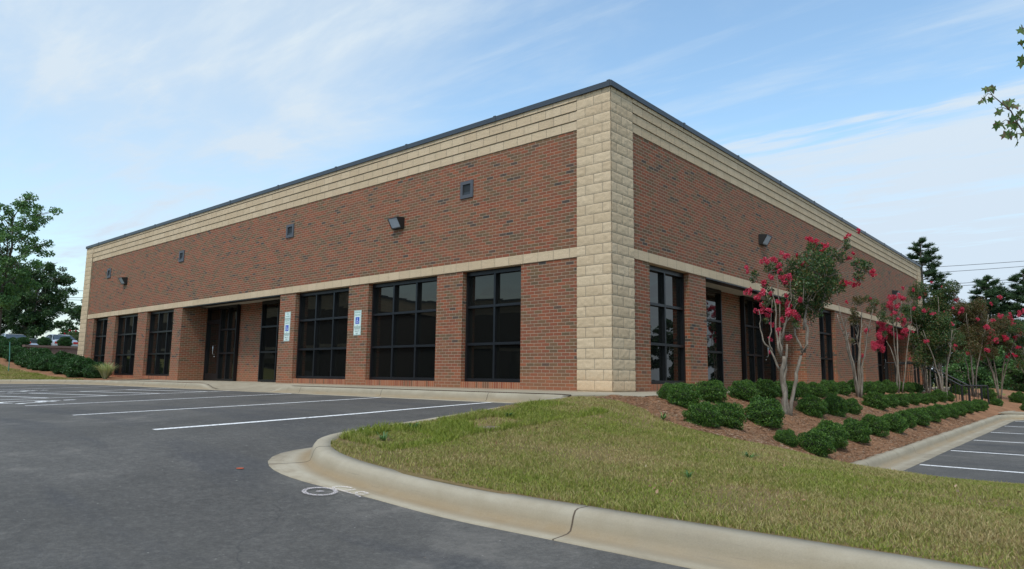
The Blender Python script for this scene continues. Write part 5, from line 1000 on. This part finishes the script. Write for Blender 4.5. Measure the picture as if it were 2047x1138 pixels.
wire((-18.04, 84.79, 14.31), (17.09, 121.17, 19.11), 0.3, 'topmost wire crossing the sky above the right-hand pines', 0.03)
wire((-18.1, 84.87, 13.54), (17.04, 121.23, 18.5), 0.3, 'second wire above the right-hand pines', 0.03)
wire((-18.23, 85.04, 11.93), (16.92, 121.41, 16.87), 0.3, 'upper of the two close wires above the right-hand pines', 0.03)
wire((-18.25, 85.07, 11.67), (16.88, 121.46, 16.39), 0.3, 'lower of the two close wires above the right-hand pines', 0.03)
wire((-18.44, 85.34, 9.23), (16.62, 121.81, 13.13), 0.3, 'lowest wire, just above the small far conifer', 0.03)

def sedan(x, y, z, ang, label):
    t = empty('parked_car', (x, y, z), label, 'car', 'silver cars parked on the terrace', ang)
    # stations from rear (0) to front: x, sill z, belt z, half width
    st_ = [(-2.28, .34, .78, .66), (-2.22, .28, .93, .78), (-1.9, .24, .98, .85), (-1.0, .22, .96, .88), (0., .20, .93, .89), (.9, .22, .90, .88), (1.7, .26, .82, .85), (2.15, .30, .68, .76), (2.28, .36, .58, .62)]
    mb = MB(); rings = []
    for X, zb, zt, hw in st_: rings.append([(X, -hw*.94, zb), (X, -hw, zb+.18), (X, -hw, zt-.16), (X, -hw*.93, zt-.03), (X, -hw*.7, zt), (X, hw*.7, zt), (X, hw*.93, zt-.03), (X, hw, zt-.16), (X, hw, zb+.18), (X, hw*.94, zb)])
    for a, b in zip(rings[:-1], rings[1:]):
        for i in range(10): j = (i+1) % 10; mb.face([a[i], b[i], b[j], a[j]])
    mb.face(rings[0]); mb.face(rings[-1][::-1]); 
    # roof panel and pillars
    rf = [(-1.05, 1.36, .58), (-.55, 1.42, .60), (.15, 1.42, .60), (.55, 1.36, .57)]
    for a, b in zip(rf[:-1], rf[1:]): mb.face([(a[0], -a[2], a[1]), (b[0], -b[2], b[1]), (b[0], b[2], b[1]), (a[0], a[2], a[1])]); [mb.face([(a[0], s*a[2], a[1]), (b[0], s*b[2], b[1]), (b[0], s*(b[2]+.05), b[1]-.05), (a[0], s*(a[2]+.05), a[1]-.05)]) for s in (-1, 1)]
    for s in (-1, 1):
        for (xa, xb, xc, xd) in ((-1.80, -1.62, -.98, -1.05), (-.32, -.24, -.22, -.30), (1.18, 1.28, .56, .50)): mb.face([(xa, s*.83, .95), (xb, s*.83, .95), (xc, s*.632, 1.36), (xd, s*.632, 1.36)])
    mb.build('body', MT['car'], t, False)
    g = MB(); P = [(-1.78, .80, .955), (-1.03, .605, 1.35), (.53, .595, 1.35), (1.25, .80, .915)]
    g.face([(-1.78, -.78, .96), (-1.03, -.57, 1.352), (-1.03, .57, 1.352), (-1.78, .78, .96)]); g.face([(1.25, -.78, .92), (.53, -.56, 1.352), (.53, .56, 1.352), (1.25, .78, .92)])
    for s in (-1, 1): g.face([(q[0], s*(q[1]), q[2]) for q in P])
    g.build('windows', MT['carglass'], t)
    for s in (-1, 1):
        q = MB(); q.box((-2.29, s*.44, .66), (-2.19, s*.78, .82)); q.build('tail_light', MT['taillight'], t)
        for X in (-1.38, 1.36):
            q = MB(); n = 18; q.tube([(X, s*.70, .32), (X, s*.90, .32)], .32, n); wh = q.build('wheel', MT['tyre'], t); q = MB(); q.tube([(X, s*.885, .32), (X, s*.91, .32)], .2, 14); q.build('rim', MT['chrome'], wh)
        q = MB(); q.box((.75, s*.90, .93), (.92, s*1.02, 1.05)); q.build('wing_mirror', MT['car'], t)
    q = MB(); q.box((-2.33, -.80, .36), (-2.22, .80, .56)); q.build('rear_bumper', MT['car'], t, bevel=.02); q = MB(); q.box((-2.30, -.26, .62), (-2.285, .26, .74)); q.build('number_plate', MT['white'], t)
sedan(-58.45, 4.33, 1.70, 3.132, 'left silver car parked on the terrace, partly behind the upper shrubs')
sedan(-65.90, 7.16, 1.70, 3.132, 'middle silver car on the terrace, just right of the leftmost one')
sedan(-55.68, 6.73, 1.70, 3.132, 'silver car on the terrace right beside the corner of the building')

# ------------------------------------------------------------------ right background: fence and a house roof behind the myrtles
fb_ = empty('wooden_fence', (1.6, 51.5, -.6), 'weathered board fence far off at the right edge', 'fence')
mb = MB()
for k in range(46): mb.box((-2+k*.2, 0, -.6), (-2+k*.2+.185, .025, .95+.015*math.sin(k*3.1)))
mb.build('boards', MT['wood'], fb_); mb = MB(); mb.box((-2, .026, .1), (7.2, .07, .2)); mb.box((-2, .026, .7), (7.2, .07, .8)); mb.build('rails', MT['wood'], fb_)
mb = MB(); mb.box((-2.05, -.03, .955), (7.25, .10, 1.0)); mb.build('top_cap', MT['wood'], fb_)
hb = empty('brick_house', (4, 66, -.8), 'low house with a brown roof glimpsed through the myrtles at the right edge', 'building')
mb = MB(); mb.box((-9, 0, 0), (9, 8, 2.0)); mb.build('wall', MT['brick'], hb); mb = MB()
mb.face([(-9.4, -.4, 1.95), (9.4, -.4, 1.95), (9.4, 4, 3.6), (-9.4, 4, 3.6)]); mb.face([(9.4, 8.4, 1.95), (-9.4, 8.4, 1.95), (-9.4, 4, 3.6), (9.4, 4, 3.6)]); mb.build('roof', MT['roofshingle'], hb)
# ------------------------------------------------------------------ the matching building across the drive, seen in the glass
ob = empty('brick_building', (-30, -26.6, -1.2), 'brick and cream building across the drive, seen only as a reflection in the windows', 'building', rz=math.radians(-2))
def opart(nm, m, *bx):
    mb = MB(); [mb.box(*b) for b in bx]; return mb.build(nm, m, ob)
MT['farbrick'] = simple('shaded_far_brick', (.055, .028, .018), .9)  # brick colour darkened to stand in for shade, so panes reflect near black
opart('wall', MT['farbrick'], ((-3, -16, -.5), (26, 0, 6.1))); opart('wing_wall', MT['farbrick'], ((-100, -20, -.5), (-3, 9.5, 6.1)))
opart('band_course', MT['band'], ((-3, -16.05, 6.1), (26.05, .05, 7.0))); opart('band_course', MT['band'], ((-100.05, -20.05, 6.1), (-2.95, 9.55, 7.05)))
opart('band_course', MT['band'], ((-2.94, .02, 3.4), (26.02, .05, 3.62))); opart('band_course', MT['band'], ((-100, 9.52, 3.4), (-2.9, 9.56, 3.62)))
opart('coping', MT['cap'], ((-3, -16.1, 7.0), (26.1, .1, 7.14))); opart('coping', MT['cap'], ((-100.1, -20.1, 7.05), (-2.9, 9.6, 7.2))); opart('rooftop_unit', MT['vent'], ((4, -6, 7.14), (8, -2, 7.9)))
for k in range(7): x = 0+k*3.7; opart('window', MT['glass'], ((x, .02, .9), (x+2.4, .06, 3.38)))
for k in range(22): x = -97+k*4.2; opart('window', MT['glass'], ((x, 9.52, .9), (x+2.8, 9.57, 3.38)))
